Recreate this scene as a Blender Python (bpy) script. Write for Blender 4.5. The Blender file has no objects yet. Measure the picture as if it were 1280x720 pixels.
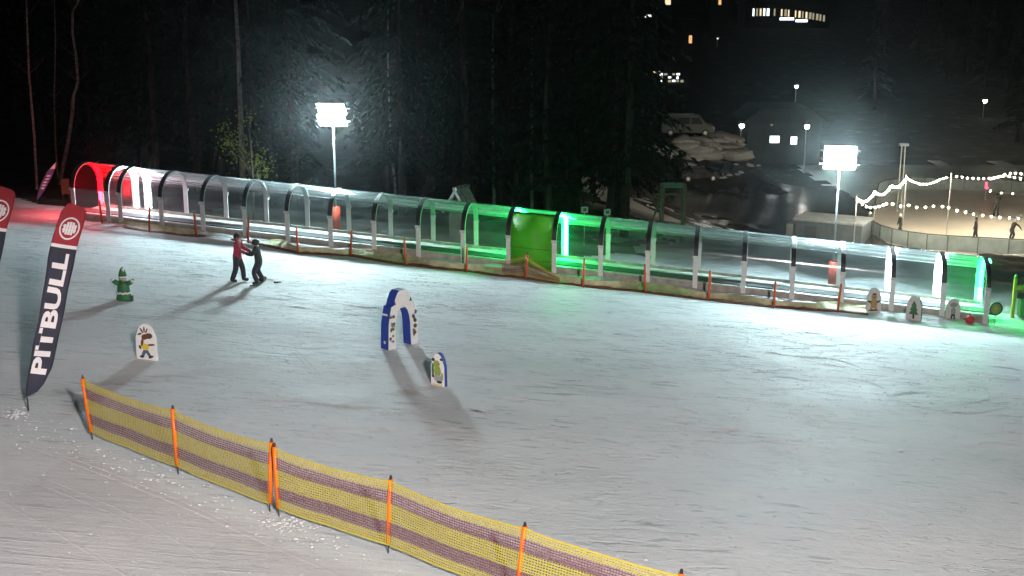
import bpy, bmesh, math, random
from mathutils import Vector, Matrix, noise

random.seed(7)
R = math.radians
scene = bpy.context.scene
COL = scene.collection

# ------------------------------------------------------------------ camera / site survey
F = 1600.0                       # focal length in pixels of a 1280 wide frame
PITCH = R(13.5)
SP, CP = math.sin(PITCH), math.cos(PITCH)
fa, fb, fc = -1.1, -0.00887, 0.1058        # metres scale on the slope: px per metre = fa + fb x + fc y
hh = 1.0 / math.sqrt(fb**2 + fc**2 + ((fa + 640*fb + 360*fc)/F)**2)
nx, ny, nz = fb*hh, fc*hh, (fa + 640*fb + 360*fc)/F*hh
NW = Vector((nx, -ny*SP + nz*CP, -ny*CP - nz*SP))
CZ = -hh/NW.z                    # camera height over the snow right below it
GX, GY = -NW.x/NW.z, -NW.y/NW.z  # slope of the piste
CAM = Vector((0, 0, CZ))

def ray(px, py):
    u, v = (px-640)/F, (py-360)/F
    return Vector((u, CP - v*SP, -SP - v*CP))
def at(px, py):
    d = 1.0/((fa + fb*px + fc*py)/F)
    return CAM + ray(px, py)*d
def at_depth(px, py, d):
    return CAM + ray(px, py)*d
def at_z(px, py, z):
    r = ray(px, py)
    return CAM + r*((z-CZ)/r.z)
def ss(a, b, x):
    t = max(0.0, min(1.0, (x-a)/(b-a)))
    return t*t*(3-2*t)

VALLEY = CZ - 21.0
# conveyor line on the slope
P0, P1 = at(360, 306), at(1009, 380)
AX = (P1-P0).normalized()
AXH = Vector((AX.x, AX.y, 0)).normalized()
PE = Vector((-AXH.y, AXH.x, 0))           # away from the camera

def lat(x, y):                             # metres behind the near feet of the conveyor
    return (x-P0.x)*PE.x + (y-P0.y)*PE.y
def smooth_ground(x, y):
    p = GX*x + GY*y
    fl = VALLEY + 2.5*ss(150, 250, y) + 6.5*ss(250, 360, y) + 60*ss(360, 640, y)
    if y < 150: fl = VALLEY
    t = ss(70, 97, y)*ss(2, 24, x)
    far = ss(120, 190, y)
    z = p*(1-t) + fl*t
    z = z*(1-far) + fl*far if x < 24 else z
    m = math.exp(-((x-17)/9.0)**4 - ((y-139)/7.0)**4)
    z = z + 5.0*m*(1.0 if x > 0 else 0.6)
    return z
def ground(x, y):
    z = smooth_ground(x, y)
    n = noise.noise(Vector((x*0.35, y*0.35, 1.3)))*0.035 + noise.noise(Vector((x*0.11, y*0.11, 7)))*0.08
    l = lat(x, y)
    k = ss(6.0, 14.0, abs(l-1.3))*0.6 + 0.25
    z += n*k
    if l > 4 and y < 110:                   # lumpy ploughed snow behind the conveyor
        z += ss(4, 8, l)*(0.35*noise.noise(Vector((x*0.3, y*0.3, 3))) + 0.12*noise.noise(Vector((x*1.1, y*1.1, 9))))
    if 118 < y < 150 and x > 0:
        m = math.exp(-((x-17)/10.0)**4 - ((y-137)/9.0)**4)
        z += m*(0.9*noise.noise(Vector((x*0.45, y*0.45, 2))) + 0.6*noise.noise(Vector((x*1.3, y*1.3, 6))))
    return z
def on_ground(px, py):
    r = ray(px, py)
    d = 12.0
    while d < 700:
        p = CAM + r*d
        if p.z <= ground(p.x, p.y): return Vector((p.x, p.y, ground(p.x, p.y)))
        d += 0.1 if d < 80 else 0.5
    return CAM + r*300
def drop(p):
    return Vector((p.x, p.y, ground(p.x, p.y)))

# ------------------------------------------------------------------ materials
MATS = {}
def mat(name, col, rough=0.6, metal=0.0, var=0.12, scale=6.0, bump=0.0, emit=None, strength=0.0, spec=0.5, trans=0.0):
    if name in MATS: return MATS[name]
    m = bpy.data.materials.new(name); m.use_nodes = True
    nt = m.node_tree; N = nt.nodes; L = nt.links
    b = N['Principled BSDF']
    b.inputs['Roughness'].default_value = rough
    b.inputs['Metallic'].default_value = metal
    b.inputs['Specular IOR Level'].default_value = spec
    c = (*col, 1)
    if var > 0:
        tc = N.new('ShaderNodeTexCoord')
        no = N.new('ShaderNodeTexNoise'); no.inputs['Scale'].default_value = scale; no.inputs['Detail'].default_value = 5
        L.new(tc.outputs['Object'], no.inputs['Vector'])
        cr = N.new('ShaderNodeValToRGB')
        cr.color_ramp.elements[0].position = 0.3; cr.color_ramp.elements[1].position = 0.7
        cr.color_ramp.elements[0].color = (*[x*(1-var) for x in col], 1)
        cr.color_ramp.elements[1].color = (*[min(1, x*(1+var)) for x in col], 1)
        L.new(no.outputs['Fac'], cr.inputs['Fac']); L.new(cr.outputs['Color'], b.inputs['Base Color'])
        if bump > 0:
            bp = N.new('ShaderNodeBump'); bp.inputs['Strength'].default_value = bump; bp.inputs['Distance'].default_value = 0.03
            L.new(no.outputs['Fac'], bp.inputs['Height']); L.new(bp.outputs['Normal'], b.inputs['Normal'])
    else:
        b.inputs['Base Color'].default_value = c
    if emit:
        b.inputs['Emission Color'].default_value = (*emit, 1)
        b.inputs['Emission Strength'].default_value = strength
    if trans > 0:
        tl = N.new('ShaderNodeBsdfTranslucent'); tl.inputs['Color'].default_value = c
        mx = N.new('ShaderNodeMixShader'); mx.inputs[0].default_value = trans
        L.new(b.outputs[0], mx.inputs[1]); L.new(tl.outputs[0], mx.inputs[2])
        L.new(mx.outputs[0], N['Material Output'].inputs['Surface'])
    MATS[name] = m
    return m

def snow_material():
    m = bpy.data.materials.new('groomed_snow'); m.use_nodes = True
    nt = m.node_tree; N = nt.nodes; L = nt.links
    b = N['Principled BSDF']
    b.inputs['Roughness'].default_value = 0.5
    b.inputs['Specular IOR Level'].default_value = 0.2
    tc = N.new('ShaderNodeTexCoord')
    def mapped(rot, sc):
        mp = N.new('ShaderNodeMapping'); mp.inputs['Rotation'].default_value = (0, 0, R(rot)); mp.inputs['Scale'].default_value = sc
        L.new(tc.outputs['Object'], mp.inputs['Vector']); return mp.outputs['Vector']
    def noi(vec, s, det=6, ro=0.6, dist=0.0):
        n = N.new('ShaderNodeTexNoise'); n.inputs['Scale'].default_value = s; n.inputs['Detail'].default_value = det
        n.inputs['Roughness'].default_value = ro; n.inputs['Distortion'].default_value = dist
        L.new(vec, n.inputs['Vector']); return n.outputs['Fac']
    def big0(): return noi(tc.outputs['Object'], 0.25, 3)
    def ramp(fac, p0, p1, c0=(0, 0, 0, 1), c1=(1, 1, 1, 1)):
        r = N.new('ShaderNodeValToRGB'); r.color_ramp.elements[0].position = p0; r.color_ramp.elements[1].position = p1
        r.color_ramp.elements[0].color = c0; r.color_ramp.elements[1].color = c1
        L.new(fac, r.inputs['Fac']); return r.outputs['Color']
    def math_(op, a, c):
        n = N.new('ShaderNodeMath'); n.operation = op
        for i, v in enumerate((a, c)):
            if isinstance(v, (int, float)): n.inputs[i].default_value = v
            else: L.new(v, n.inputs[i])
        return n.outputs[0]
    # ski scratches: long thin ridges, in three directions
    def scratches(rot, sx, sy, lo, hi, maskscale):
        f = noi(mapped(rot, (sx, sy, 1)), 1.0, 3, 0.55, 0.35)
        a = math_('ABSOLUTE', math_('SUBTRACT', f, 0.5), 0)
        r = ramp(a, lo, hi, (1, 1, 1, 1), (0, 0, 0, 1))
        mk = ramp(noi(tc.outputs['Object'], maskscale, 3), 0.47, 0.62)
        return math_('MULTIPLY', r, mk)
    s1 = scratches(12, 0.55, 3.4, 0.0, 0.02, 0.35)
    s2 = scratches(-24, 0.4, 2.6, 0.0, 0.014, 0.5)
    s3 = scratches(57, 0.35, 2.2, 0.0, 0.010, 0.27)
    sc = math_('ADD', math_('ADD', s1, s2), s3)
    # trampled lumps
    lumps = noi(mapped(8, (1.0, 1.6, 1)), 2.2, 8, 0.62)
    fine = noi(tc.outputs['Object'], 14.0, 6, 0.7)
    grain = noi(tc.outputs['Object'], 60.0, 3, 0.7)
    chop = ramp(noi(mapped(20, (1, 2.2, 1)), 1.1, 7, 0.7), 0.55, 0.72)
    # short gouges cut by skis and boards across the practice area, and long groomer streaks below the fence
    dash = ramp(noi(mapped(9, (0.75, 4.2, 1)), 1.25, 4, 0.55, 0.25), 0.60, 0.65)
    dmask = ramp(noi(tc.outputs['Object'], 0.22, 3), 0.42, 0.6)
    dash = math_('MULTIPLY', dash, dmask)
    dash2 = math_('MULTIPLY', ramp(noi(mapped(-33, (0.9, 4.6, 1)), 1.0, 4, 0.55, 0.3), 0.62, 0.67), ramp(noi(mapped(80, (1, 1, 1)), 0.3, 2), 0.5, 0.62))
    hA = math_('ADD', math_('MULTIPLY', lumps, 0.07), math_('MULTIPLY', chop, 0.03))
    hA = math_('SUBTRACT', hA, math_('MULTIPLY', math_('ADD', dash, dash2), 0.11))
    hA = math_('SUBTRACT', hA, math_('MULTIPLY', sc, 0.08))
    st1 = noi(mapped(36, (0.22, 5.0, 1)), 1.3, 5, 0.6, 0.1); st2 = ramp(noi(mapped(33, (0.5, 7.0, 1)), 0.9, 5, 0.65), 0.6, 0.7)
    hB = math_('ADD', math_('MULTIPLY', st1, 0.03), math_('MULTIPLY', st2, 0.022))
    sep = N.new('ShaderNodeSeparateXYZ'); L.new(tc.outputs['Object'], sep.inputs[0])
    ln = math_('ADD', math_('ADD', sep.outputs['Y'], math_('MULTIPLY', sep.outputs['X'], 0.73)), math_('MULTIPLY', big0(), 5.0))
    fg = ramp(math_('DIVIDE', ln, 50.0), 0.445, 0.51, (1, 1, 1, 1), (0, 0, 0, 1))
    hm_ = N.new('ShaderNodeMix'); L.new(fg, hm_.inputs[0]); L.new(hA, hm_.inputs[2]); L.new(hB, hm_.inputs[3])
    h = math_('ADD', hm_.outputs[0], math_('MULTIPLY', fine, 0.030))
    h = math_('ADD', h, math_('MULTIPLY', grain, 0.007))
    bp = N.new('ShaderNodeBump'); bp.inputs['Strength'].default_value = 0.8; bp.inputs['Distance'].default_value = 1.0
    L.new(h, bp.inputs['Height']); L.new(bp.outputs['Normal'], b.inputs['Normal'])
    # icy grey patches and clean powder
    big = noi(mapped(15, (1, 1.7, 1)), 0.16, 5, 0.6)
    base = ramp(big, 0.32, 0.68, (0.60, 0.62, 0.645, 1), (0.76, 0.77, 0.79, 1))
    mx = N.new('ShaderNodeMix'); mx.data_type = 'RGBA'; mx.blend_type = 'MULTIPLY'
    L.new(math_('MAXIMUM', math_('MULTIPLY', sc, 0.55), math_('MULTIPLY', dash, 0.75)), mx.inputs[0]); L.new(base, mx.inputs[6]); mx.inputs[7].default_value = (0.55, 0.56, 0.58, 1)  # cuts darkened in colour: grey ice plus painted shade inside them
    mx2 = N.new('ShaderNodeMix'); mx2.data_type = 'RGBA'
    L.new(ramp(fine, 0.66, 0.74), mx2.inputs[0]); L.new(mx.outputs[2], mx2.inputs[6]); mx2.inputs[7].default_value = (0.86, 0.87, 0.88, 1)
    L.new(mx2.outputs[2], b.inputs['Base Color'])
    L.new(ramp(big, 0.3, 0.7, (0.55, 0.55, 0.55, 1), (0.75, 0.75, 0.75, 1)), b.inputs['Roughness'])
    MATS['groomed_snow'] = m
    return m

def forest_floor_material():
    m = bpy.data.materials.new('forest_floor'); m.use_nodes = True
    nt = m.node_tree; N = nt.nodes; L = nt.links
    b = N['Principled BSDF']; b.inputs['Roughness'].default_value = 0.95; b.inputs['Specular IOR Level'].default_value = 0.1
    tc = N.new('ShaderNodeTexCoord')
    n = N.new('ShaderNodeTexNoise'); n.inputs['Scale'].default_value = 0.45; n.inputs['Detail'].default_value = 8; n.inputs['Roughness'].default_value = 0.7
    L.new(tc.outputs['Object'], n.inputs['Vector'])
    r = N.new('ShaderNodeValToRGB')
    e = r.color_ramp.elements
    e[0].position = 0.3; e[0].color = (0.018, 0.016, 0.012, 1)
    e[1].position = 0.6; e[1].color = (0.05, 0.045, 0.035, 1)
    k = e.new(0.66); k.color = (0.10, 0.105, 0.11, 1)
    L.new(n.outputs['Fac'], r.inputs['Fac']); L.new(r.outputs['Color'], b.inputs['Base Color'])
    MATS['forest_floor'] = m
    return m

def clear_material(name='clear_polycarbonate', lo=0.010, hi=0.08, tint=None):
    m = bpy.data.materials.new(name); m.use_nodes = True
    nt = m.node_tree; N = nt.nodes; L = nt.links
    N.remove(N['Principled BSDF'])
    out = N['Material Output']
    tr = N.new('ShaderNodeBsdfTransparent'); tr.inputs['Color'].default_value = (0.93, 0.96, 0.96, 1)
    gl = N.new('ShaderNodeBsdfGlossy'); gl.inputs['Roughness'].default_value = 0.14; gl.inputs['Color'].default_value = (0.9, 0.95, 1, 1)
    df = N.new('ShaderNodeBsdfTranslucent'); df.inputs['Color'].default_value = (0.8, 0.85, 0.88, 1)
    d2 = N.new('ShaderNodeBsdfDiffuse'); d2.inputs['Color'].default_value = (0.8, 0.85, 0.88, 1)
    fr = N.new('ShaderNodeFresnel'); fr.inputs['IOR'].default_value = 1.75
    tc = N.new('ShaderNodeTexCoord')
    no = N.new('ShaderNodeTexNoise'); no.inputs['Scale'].default_value = 1.4; no.inputs['Detail'].default_value = 8; no.inputs['Roughness'].default_value = 0.7
    mp = N.new('ShaderNodeMapping'); mp.inputs['Scale'].default_value = (0.6, 0.6, 2.5)
    L.new(tc.outputs['Object'], mp.inputs['Vector']); L.new(mp.outputs['Vector'], no.inputs['Vector'])
    cr = N.new('ShaderNodeValToRGB'); cr.color_ramp.elements[0].position = 0.45; cr.color_ramp.elements[1].position = 0.8
    cr.color_ramp.elements[0].color = (lo, lo, lo, 1); cr.color_ramp.elements[1].color = (hi, hi, hi, 1)
    L.new(no.outputs['Fac'], cr.inputs['Fac'])
    bp = N.new('ShaderNodeBump'); bp.inputs['Strength'].default_value = 0.25; bp.inputs['Distance'].default_value = 0.02
    L.new(no.outputs['Fac'], bp.inputs['Height']); L.new(bp.outputs['Normal'], gl.inputs['Normal'])
    dm = N.new('ShaderNodeMixShader'); dm.inputs[0].default_value = 0.5
    L.new(df.outputs[0], dm.inputs[1]); L.new(d2.outputs[0], dm.inputs[2])
    m1 = N.new('ShaderNodeMixShader'); L.new(fr.outputs[0], m1.inputs[0]); L.new(tr.outputs[0], m1.inputs[1]); L.new(gl.outputs[0], m1.inputs[2])
    m2 = N.new('ShaderNodeMixShader'); L.new(cr.outputs['Color'], m2.inputs[0]); L.new(m1.outputs[0], m2.inputs[1]); L.new(dm.outputs[0], m2.inputs[2])
    L.new(m2.outputs[0], out.inputs['Surface'])
    if tint:
        tr.inputs['Color'].default_value = (*tint, 1)
        for q in (df, d2): q.inputs['Color'].default_value = (*[x*0.85 for x in tint], 1)
    MATS[name] = m
    return m

def emitter(name, col, strength):
    if name in MATS: return MATS[name]
    m = bpy.data.materials.new(name); m.use_nodes = True
    nt = m.node_tree; N = nt.nodes
    N.remove(N['Principled BSDF'])
    e = N.new('ShaderNodeEmission'); e.inputs['Color'].default_value = (*col, 1); e.inputs['Strength'].default_value = strength
    nt.links.new(e.outputs[0], N['Material Output'].inputs['Surface'])
    m.cycles.emission_sampling = 'NONE' if ('window' in name or 'sign' in name) else 'FRONT_BACK'
    MATS[name] = m
    return m

SNOW = snow_material(); FLOOR = forest_floor_material(); CLEAR = clear_material(); RED_GLOW_SHELL = clear_material('red_glow_polycarbonate', 0.03, 0.10, (0.92, 0.05, 0.07)); GREEN_GLOW_SHELL = clear_material('green_glow_polycarbonate', 0.03, 0.12, (0.4, 0.98, 0.6))  # red and green shells: LED glow painted into clear covers as a tint
ALU = mat('brushed_aluminium', (0.62, 0.64, 0.66), 0.38, 0.75, 0.1, 9)
ALUW = mat('painted_aluminium', (0.82, 0.83, 0.84), 0.4, 0.0, 0.1, 9)
RUBBER = mat('black_rubber', (0.018, 0.019, 0.022), 0.55, 0, 0.2, 9)
BLACK = mat('black_plastic', (0.02, 0.02, 0.022), 0.45, 0, 0.2, 12)
STEEL = mat('galvanised_steel', (0.5, 0.52, 0.54), 0.5, 0.6, 0.15, 5)
WHITE = mat('white_print', (0.8, 0.8, 0.8), 0.55, 0, 0.05, 8)
ORANGE = mat('orange_plastic', (0.85, 0.17, 0.008), 0.45, 0, 0.12, 15)
ORANGE_DIM = mat('weathered_orange_plastic', (0.55, 0.085, 0.02), 0.5, 0, 0.2, 15)
DARKWOOD = mat('dark_wood', (0.07, 0.05, 0.035), 0.8, 0, 0.35, 5, 0.3)
TAN = mat('weathered_plank', (0.14, 0.11, 0.08), 0.8, 0, 0.3, 4, 0.3)

# ------------------------------------------------------------------ mesh builder
class MB:
    def __init__(self): self.v = []; self.f = []; self.m = []
    def vert(self, p): self.v.append(tuple(p)); return len(self.v)-1
    def face(self, ids, m=0): self.f.append(tuple(ids)); self.m.append(m)
    def quad(self, a, b, c, d, m=0):
        i = len(self.v); self.v += [tuple(a), tuple(b), tuple(c), tuple(d)]; self.face((i, i+1, i+2, i+3), m)
    def tri(self, a, b, c, m=0):
        i = len(self.v); self.v += [tuple(a), tuple(b), tuple(c)]; self.face((i, i+1, i+2), m)
    def obox(self, c, ax, ay, az, m=0):          # centre and three half axes
        c, ax, ay, az = map(Vector, (c, ax, ay, az)); i = len(self.v)
        for sz in (-1, 1):
            for sx, sy in ((-1, -1), (1, -1), (1, 1), (-1, 1)): self.v.append(tuple(c+ax*sx+ay*sy+az*sz))
        for q in ((0, 3, 2, 1), (4, 5, 6, 7), (0, 1, 5, 4), (1, 2, 6, 5), (2, 3, 7, 6), (3, 0, 4, 7)): self.face([i+k for k in q], m)
    def box(self, x0, x1, y0, y1, z0, z1, m=0):
        self.obox(((x0+x1)/2, (y0+y1)/2, (z0+z1)/2), ((x1-x0)/2, 0, 0), (0, (y1-y0)/2, 0), (0, 0, (z1-z0)/2), m)
    def tube(self, pts, rad, n=8, m=0, cap=True):
        pts = [Vector(p) for p in pts]
        if isinstance(rad, (int, float)): rad = [rad]*len(pts)
        rings = []; prev = None
        for k, p in enumerate(pts):
            t = (pts[min(k+1, len(pts)-1)] - pts[max(k-1, 0)]).normalized()
            ref = prev if prev is not None else (Vector((0, 0, 1)) if abs(t.z) < 0.9 else Vector((1, 0, 0)))
            s = t.cross(ref)
            if s.length < 1e-4: s = t.cross(Vector((0.3, 1, 0.2)))
            s.normalize(); u = s.cross(t).normalized(); prev = u
            rings.append([self.vert(p + (s*math.cos(2*math.pi*j/n) + u*math.sin(2*math.pi*j/n))*rad[k]) for j in range(n)])
        for a, b in zip(rings, rings[1:]):
            for j in range(n): self.face((a[j], a[(j+1) % n], b[(j+1) % n], b[j]), m)
        if cap: self.face(rings[0][::-1], m); self.face(rings[-1], m)
    def prism(self, poly, o, ux, uy, un, t, m=0, mside=None, mback=None):   # polygon in (ux,uy), front at +un*t
        o, ux, uy, un = map(Vector, (o, ux, uy, un)); n = len(poly)
        fr = [self.vert(o+ux*a+uy*b+un*t) for a, b in poly]; bk = [self.vert(o+ux*a+uy*b) for a, b in poly]
        self.face(fr, m); self.face(bk[::-1], m if mback is None else mback)
        for k in range(n): self.face((fr[k], bk[k], bk[(k+1) % n], fr[(k+1) % n]), m if mside is None else mside)
    def ball(self, c, r, nu=10, nv=6, m=0, sq=(1, 1, 1), jit=0.0, seed=0):
        c = Vector(c); i = len(self.v)
        def pt(th, ph):
            d = Vector((math.sin(th)*math.cos(ph)*sq[0], math.sin(th)*math.sin(ph)*sq[1], math.cos(th)*sq[2]))
            k = 1 + (jit*noise.noise(d*1.7+Vector((seed, seed*0.7, 0))) if jit else 0)
            return tuple(c+d*r*k)
        self.v.append(pt(0, 0))
        for a in range(1, nv):
            for q in range(nu): self.v.append(pt(math.pi*a/nv, 2*math.pi*q/nu))
        self.v.append(pt(math.pi, 0)); last = len(self.v)-1
        for q in range(nu): self.face((i, i+1+q, i+1+(q+1) % nu), m)
        for a in range(nv-2):
            for q in range(nu):
                k = i+1+a*nu
                self.face((k+q, k+nu+q, k+nu+(q+1) % nu, k+(q+1) % nu), m)
        k = i+1+(nv-2)*nu
        for q in range(nu): self.face((k+q, last, k+(q+1) % nu), m)
    def build(self, name, mats, parent=None, smooth=False, bevel=0):
        me = bpy.data.meshes.new(name); me.from_pydata(self.v, [], self.f); 
        if not isinstance(mats, (list, tuple)): mats = [mats]
        for x in mats: me.materials.append(x)
        me.polygons.foreach_set('material_index', self.m)
        if smooth: me.polygons.foreach_set('use_smooth', [True]*len(self.f))
        me.update()
        o = bpy.data.objects.new(name, me); COL.objects.link(o)
        if parent is not None: o.parent = parent
        if bevel:
            b = o.modifiers.new('bevel', 'BEVEL'); b.width = bevel; b.segments = 2; b.limit_method = 'ANGLE'
        return o

def tag(o, label, cat, group=None):
    o['label'] = label; o['category'] = cat
    if group: o['group'] = group
    return o
def thing(name, label, cat, loc=(0, 0, 0), rotz=0.0, group=None):
    o = bpy.data.objects.new(name, None); COL.objects.link(o)
    o.empty_display_size = 0.2
    o.location = loc; o.rotation_euler = (0, 0, rotz)
    return tag(o, label, cat, group)
def kind(o, k): o['kind'] = k; return o
def dup(root, loc, rotz, label=None, scale=None, group=None):
    r = root.copy(); COL.objects.link(r); r.location = loc; r.rotation_euler = (0, 0, rotz)
    if scale: r.scale = scale
    if label: r['label'] = label
    if group: r['group'] = group
    for ch in list(root.children):
        c = ch.copy(); COL.objects.link(c); c.parent = r
        for g in ch.children:
            d = g.copy(); COL.objects.link(d); d.parent = c
    return r
ORD = ['first', 'second', 'third', 'fourth', 'fifth', 'sixth', 'seventh', 'eighth', 'ninth', 'tenth', 'eleventh', 'twelfth', 'thirteenth', 'fourteenth', 'fifteenth', 'sixteenth', 'seventeenth', 'eighteenth']
X, Y, Z = Vector((1, 0, 0)), Vector((0, 1, 0)), Vector((0, 0, 1))

# ------------------------------------------------------------------ ground
def axis(lo, mid0, mid1, hi, step, grow):
    a = []; x = mid0
    while x <= mid1: a.append(x); x += step
    s = step; x = a[-1]
    while x < hi: s *= grow; x += s; a.append(x)
    s = step; x = mid0; b = []
    while x > lo: s *= grow; x -= s; b.append(x)
    return b[::-1] + a
def build_ground():
    xs = axis(-420, -27, 30, 520, 0.4, 1.06)
    ys = axis(-30, 6, 68, 760, 0.4, 1.035)
    mb = MB()
    for y in ys:
        for x in xs: mb.v.append((x, y, ground(x, y)))
    n = len(xs)
    for j in range(len(ys)-1):
        for i in range(n-1):
            x, y = (xs[i]+xs[i+1])/2, (ys[j]+ys[j+1])/2
            w = 2.2*noise.noise(Vector((x*0.25, y*0.25, 4)))
            l = lat(x, y)
            forest = (l + w*0.5 > 3.6 + 5.0*ss(1, 6, x) and x < 6 + w*2 and x > -23.5) or (l + w > 4.0 and x <= -23.5) or (y > 150 + w*3) or (y > 106 + w and x < 33 + w) or (y > 118 and x < 8 + w*2)
            mb.face((j*n+i, j*n+i+1, (j+1)*n+i+1, (j+1)*n+i), 1 if forest else 0)
    kind(mb.build('ground', [SNOW, FLOOR], None, True), 'structure')
build_ground()

# ------------------------------------------------------------------ conveyor tunnel
HALF, JOINT, TOP = 1.3, 1.5, 2.5
A0 = P0 + PE*HALF; A0.z = smooth_ground(P0.x, P0.y)
SL = AX.z/ math.hypot(AX.x, AX.y)
BAY = 2.0
def tp(k, v, z):                 # k bays along, v across (+ away), z up; local to A0
    q = AXH*(k*BAY) + PE*v
    return Vector((q.x, q.y, SL*k*BAY + z))
def section(n=20, lo=0.0, off=0.0, lof=None):
    pts = [(-HALF-off, lo), (-HALF-off, JOINT)]
    for j in range(1, n): 
        a = math.pi*(1-j/n); pts.append(((HALF+off)*math.cos(a), JOINT + (TOP-JOINT+off)*math.sin(a)))
    return pts + [(HALF+off, JOINT), (HALF+off, lo if lof is None else lof)]
def sweep(mb, k, pts, wid, th, m=0):     # rectangular bar along the section; th = radial thickness inwards
    n = len(pts); rows = []
    for j, (v, z) in enumerate(pts):
        a = pts[max(j-1, 0)]; b = pts[min(j+1, n-1)]
        t = Vector((b[0]-a[0], b[1]-a[1])).normalized(); nn = Vector((t.y, -t.x))   # inward
        i = (v+nn.x*th, z+nn.y*th)
        dk = wid/2/BAY
        rows.append([mb.vert(tp(k-dk, v, z)), mb.vert(tp(k+dk, v, z)), mb.vert(tp(k+dk, *i)), mb.vert(tp(k-dk, *i))])
    for a, b in zip(rows, rows[1:]):
        for q in range(4): mb.face((a[q], a[(q+1) % 4], b[(q+1) % 4], b[q]), m)
    mb.face(rows[0], m); mb.face(rows[-1][::-1], m)

LED_RED = emitter('red_led', (1.0, 0.006, 0.012), 90)
LED_WHITE = emitter('white_led', (0.74, 0.92, 1.0), 120)
LED_DIM = emitter('dim_white_led', (0.74, 0.92, 1.0), 26)
LED_GREEN = emitter('green_led', (0.012, 1.0, 0.17), 125)
GREENPANEL = mat('translucent_green_panel', (0.13, 0.42, 0.03), 0.5, 0, 0.2, 2.0, trans=0.32)
BELT = mat('conveyor_belt_rubber', (0.05, 0.05, 0.055), 0.8, 0, 0.3, 20, 0.3)
PAD_MAT = mat('orange_foam_pad', (0.55, 0.045, 0.012), 0.6, 0, 0.1, 6)

FROST_GLINT = clear_material('ridge_frost_glint', 0.05, 0.75)  # whitish ridge strip: frost that also paints in the floodlight glint
HINGE = mat('bright_hinge', (0.85, 0.86, 0.87), 0.25, 0.3, 0.05, 9)
BASEB = mat('grey_weathered_board', (0.40, 0.37, 0.33), 0.8, 0, 0.3, 3, 0.2)
tunnel = thing('conveyor_tunnel', 'long clear arched tunnel over the ski conveyor, glowing red and green at its ends', 'tunnel', A0)
RIBS = [-5.15, -4.3, -4.0, -3, -2, -1] + list(range(0, 15)) + [14.85]
LEDS = {-5.15: LED_RED, -4.3: LED_DIM, -4.0: LED_WHITE, 5: LED_GREEN, 6: LED_GREEN, 13: LED_WHITE, 14: LED_WHITE, 14.85: LED_GREEN}
for k in RIBS:
    mb = MB(); sweep(mb, k, section(20, -0.08, 0.0, -0.35), 0.20, 0.05); rib = mb.build('rib', ALUW, tunnel)
    mb = MB(); sweep(mb, k, section(20, JOINT+0.03, 0.026), 0.19, 0.022); mb.build('gasket', RUBBER, rib)
    for s in (-1, 1):
        mb = MB(); mb.obox(tp(k, s*(HALF+0.04), JOINT-0.03), AX*0.12, PE*0.035, Z*0.06); mb.build('hinge', HINGE, rib)
    if k in LEDS:
        mb = MB()
        pts = [(v*0.945, z*0.975 + 0.0) for v, z in section(20, 0.35) if v > -0.45 or k == -5.15]
        sweep(mb, k + (0.06 if k > -5 else -0.02), pts, 0.15, 0.02); mb.build('led_strip', LEDS[k], rib)
def shell(k0, k1, pts, mb=None, m=0):
    mb = mb or MB(); n = len(pts)
    i = len(mb.v)
    for v, z in pts: mb.vert(tp(k0, v, z)); mb.vert(tp(k1, v, z))
    for j in range(n-1): mb.face((i+2*j, i+2*j+1, i+2*j+3, i+2*j+2), m)
    return mb
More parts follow.
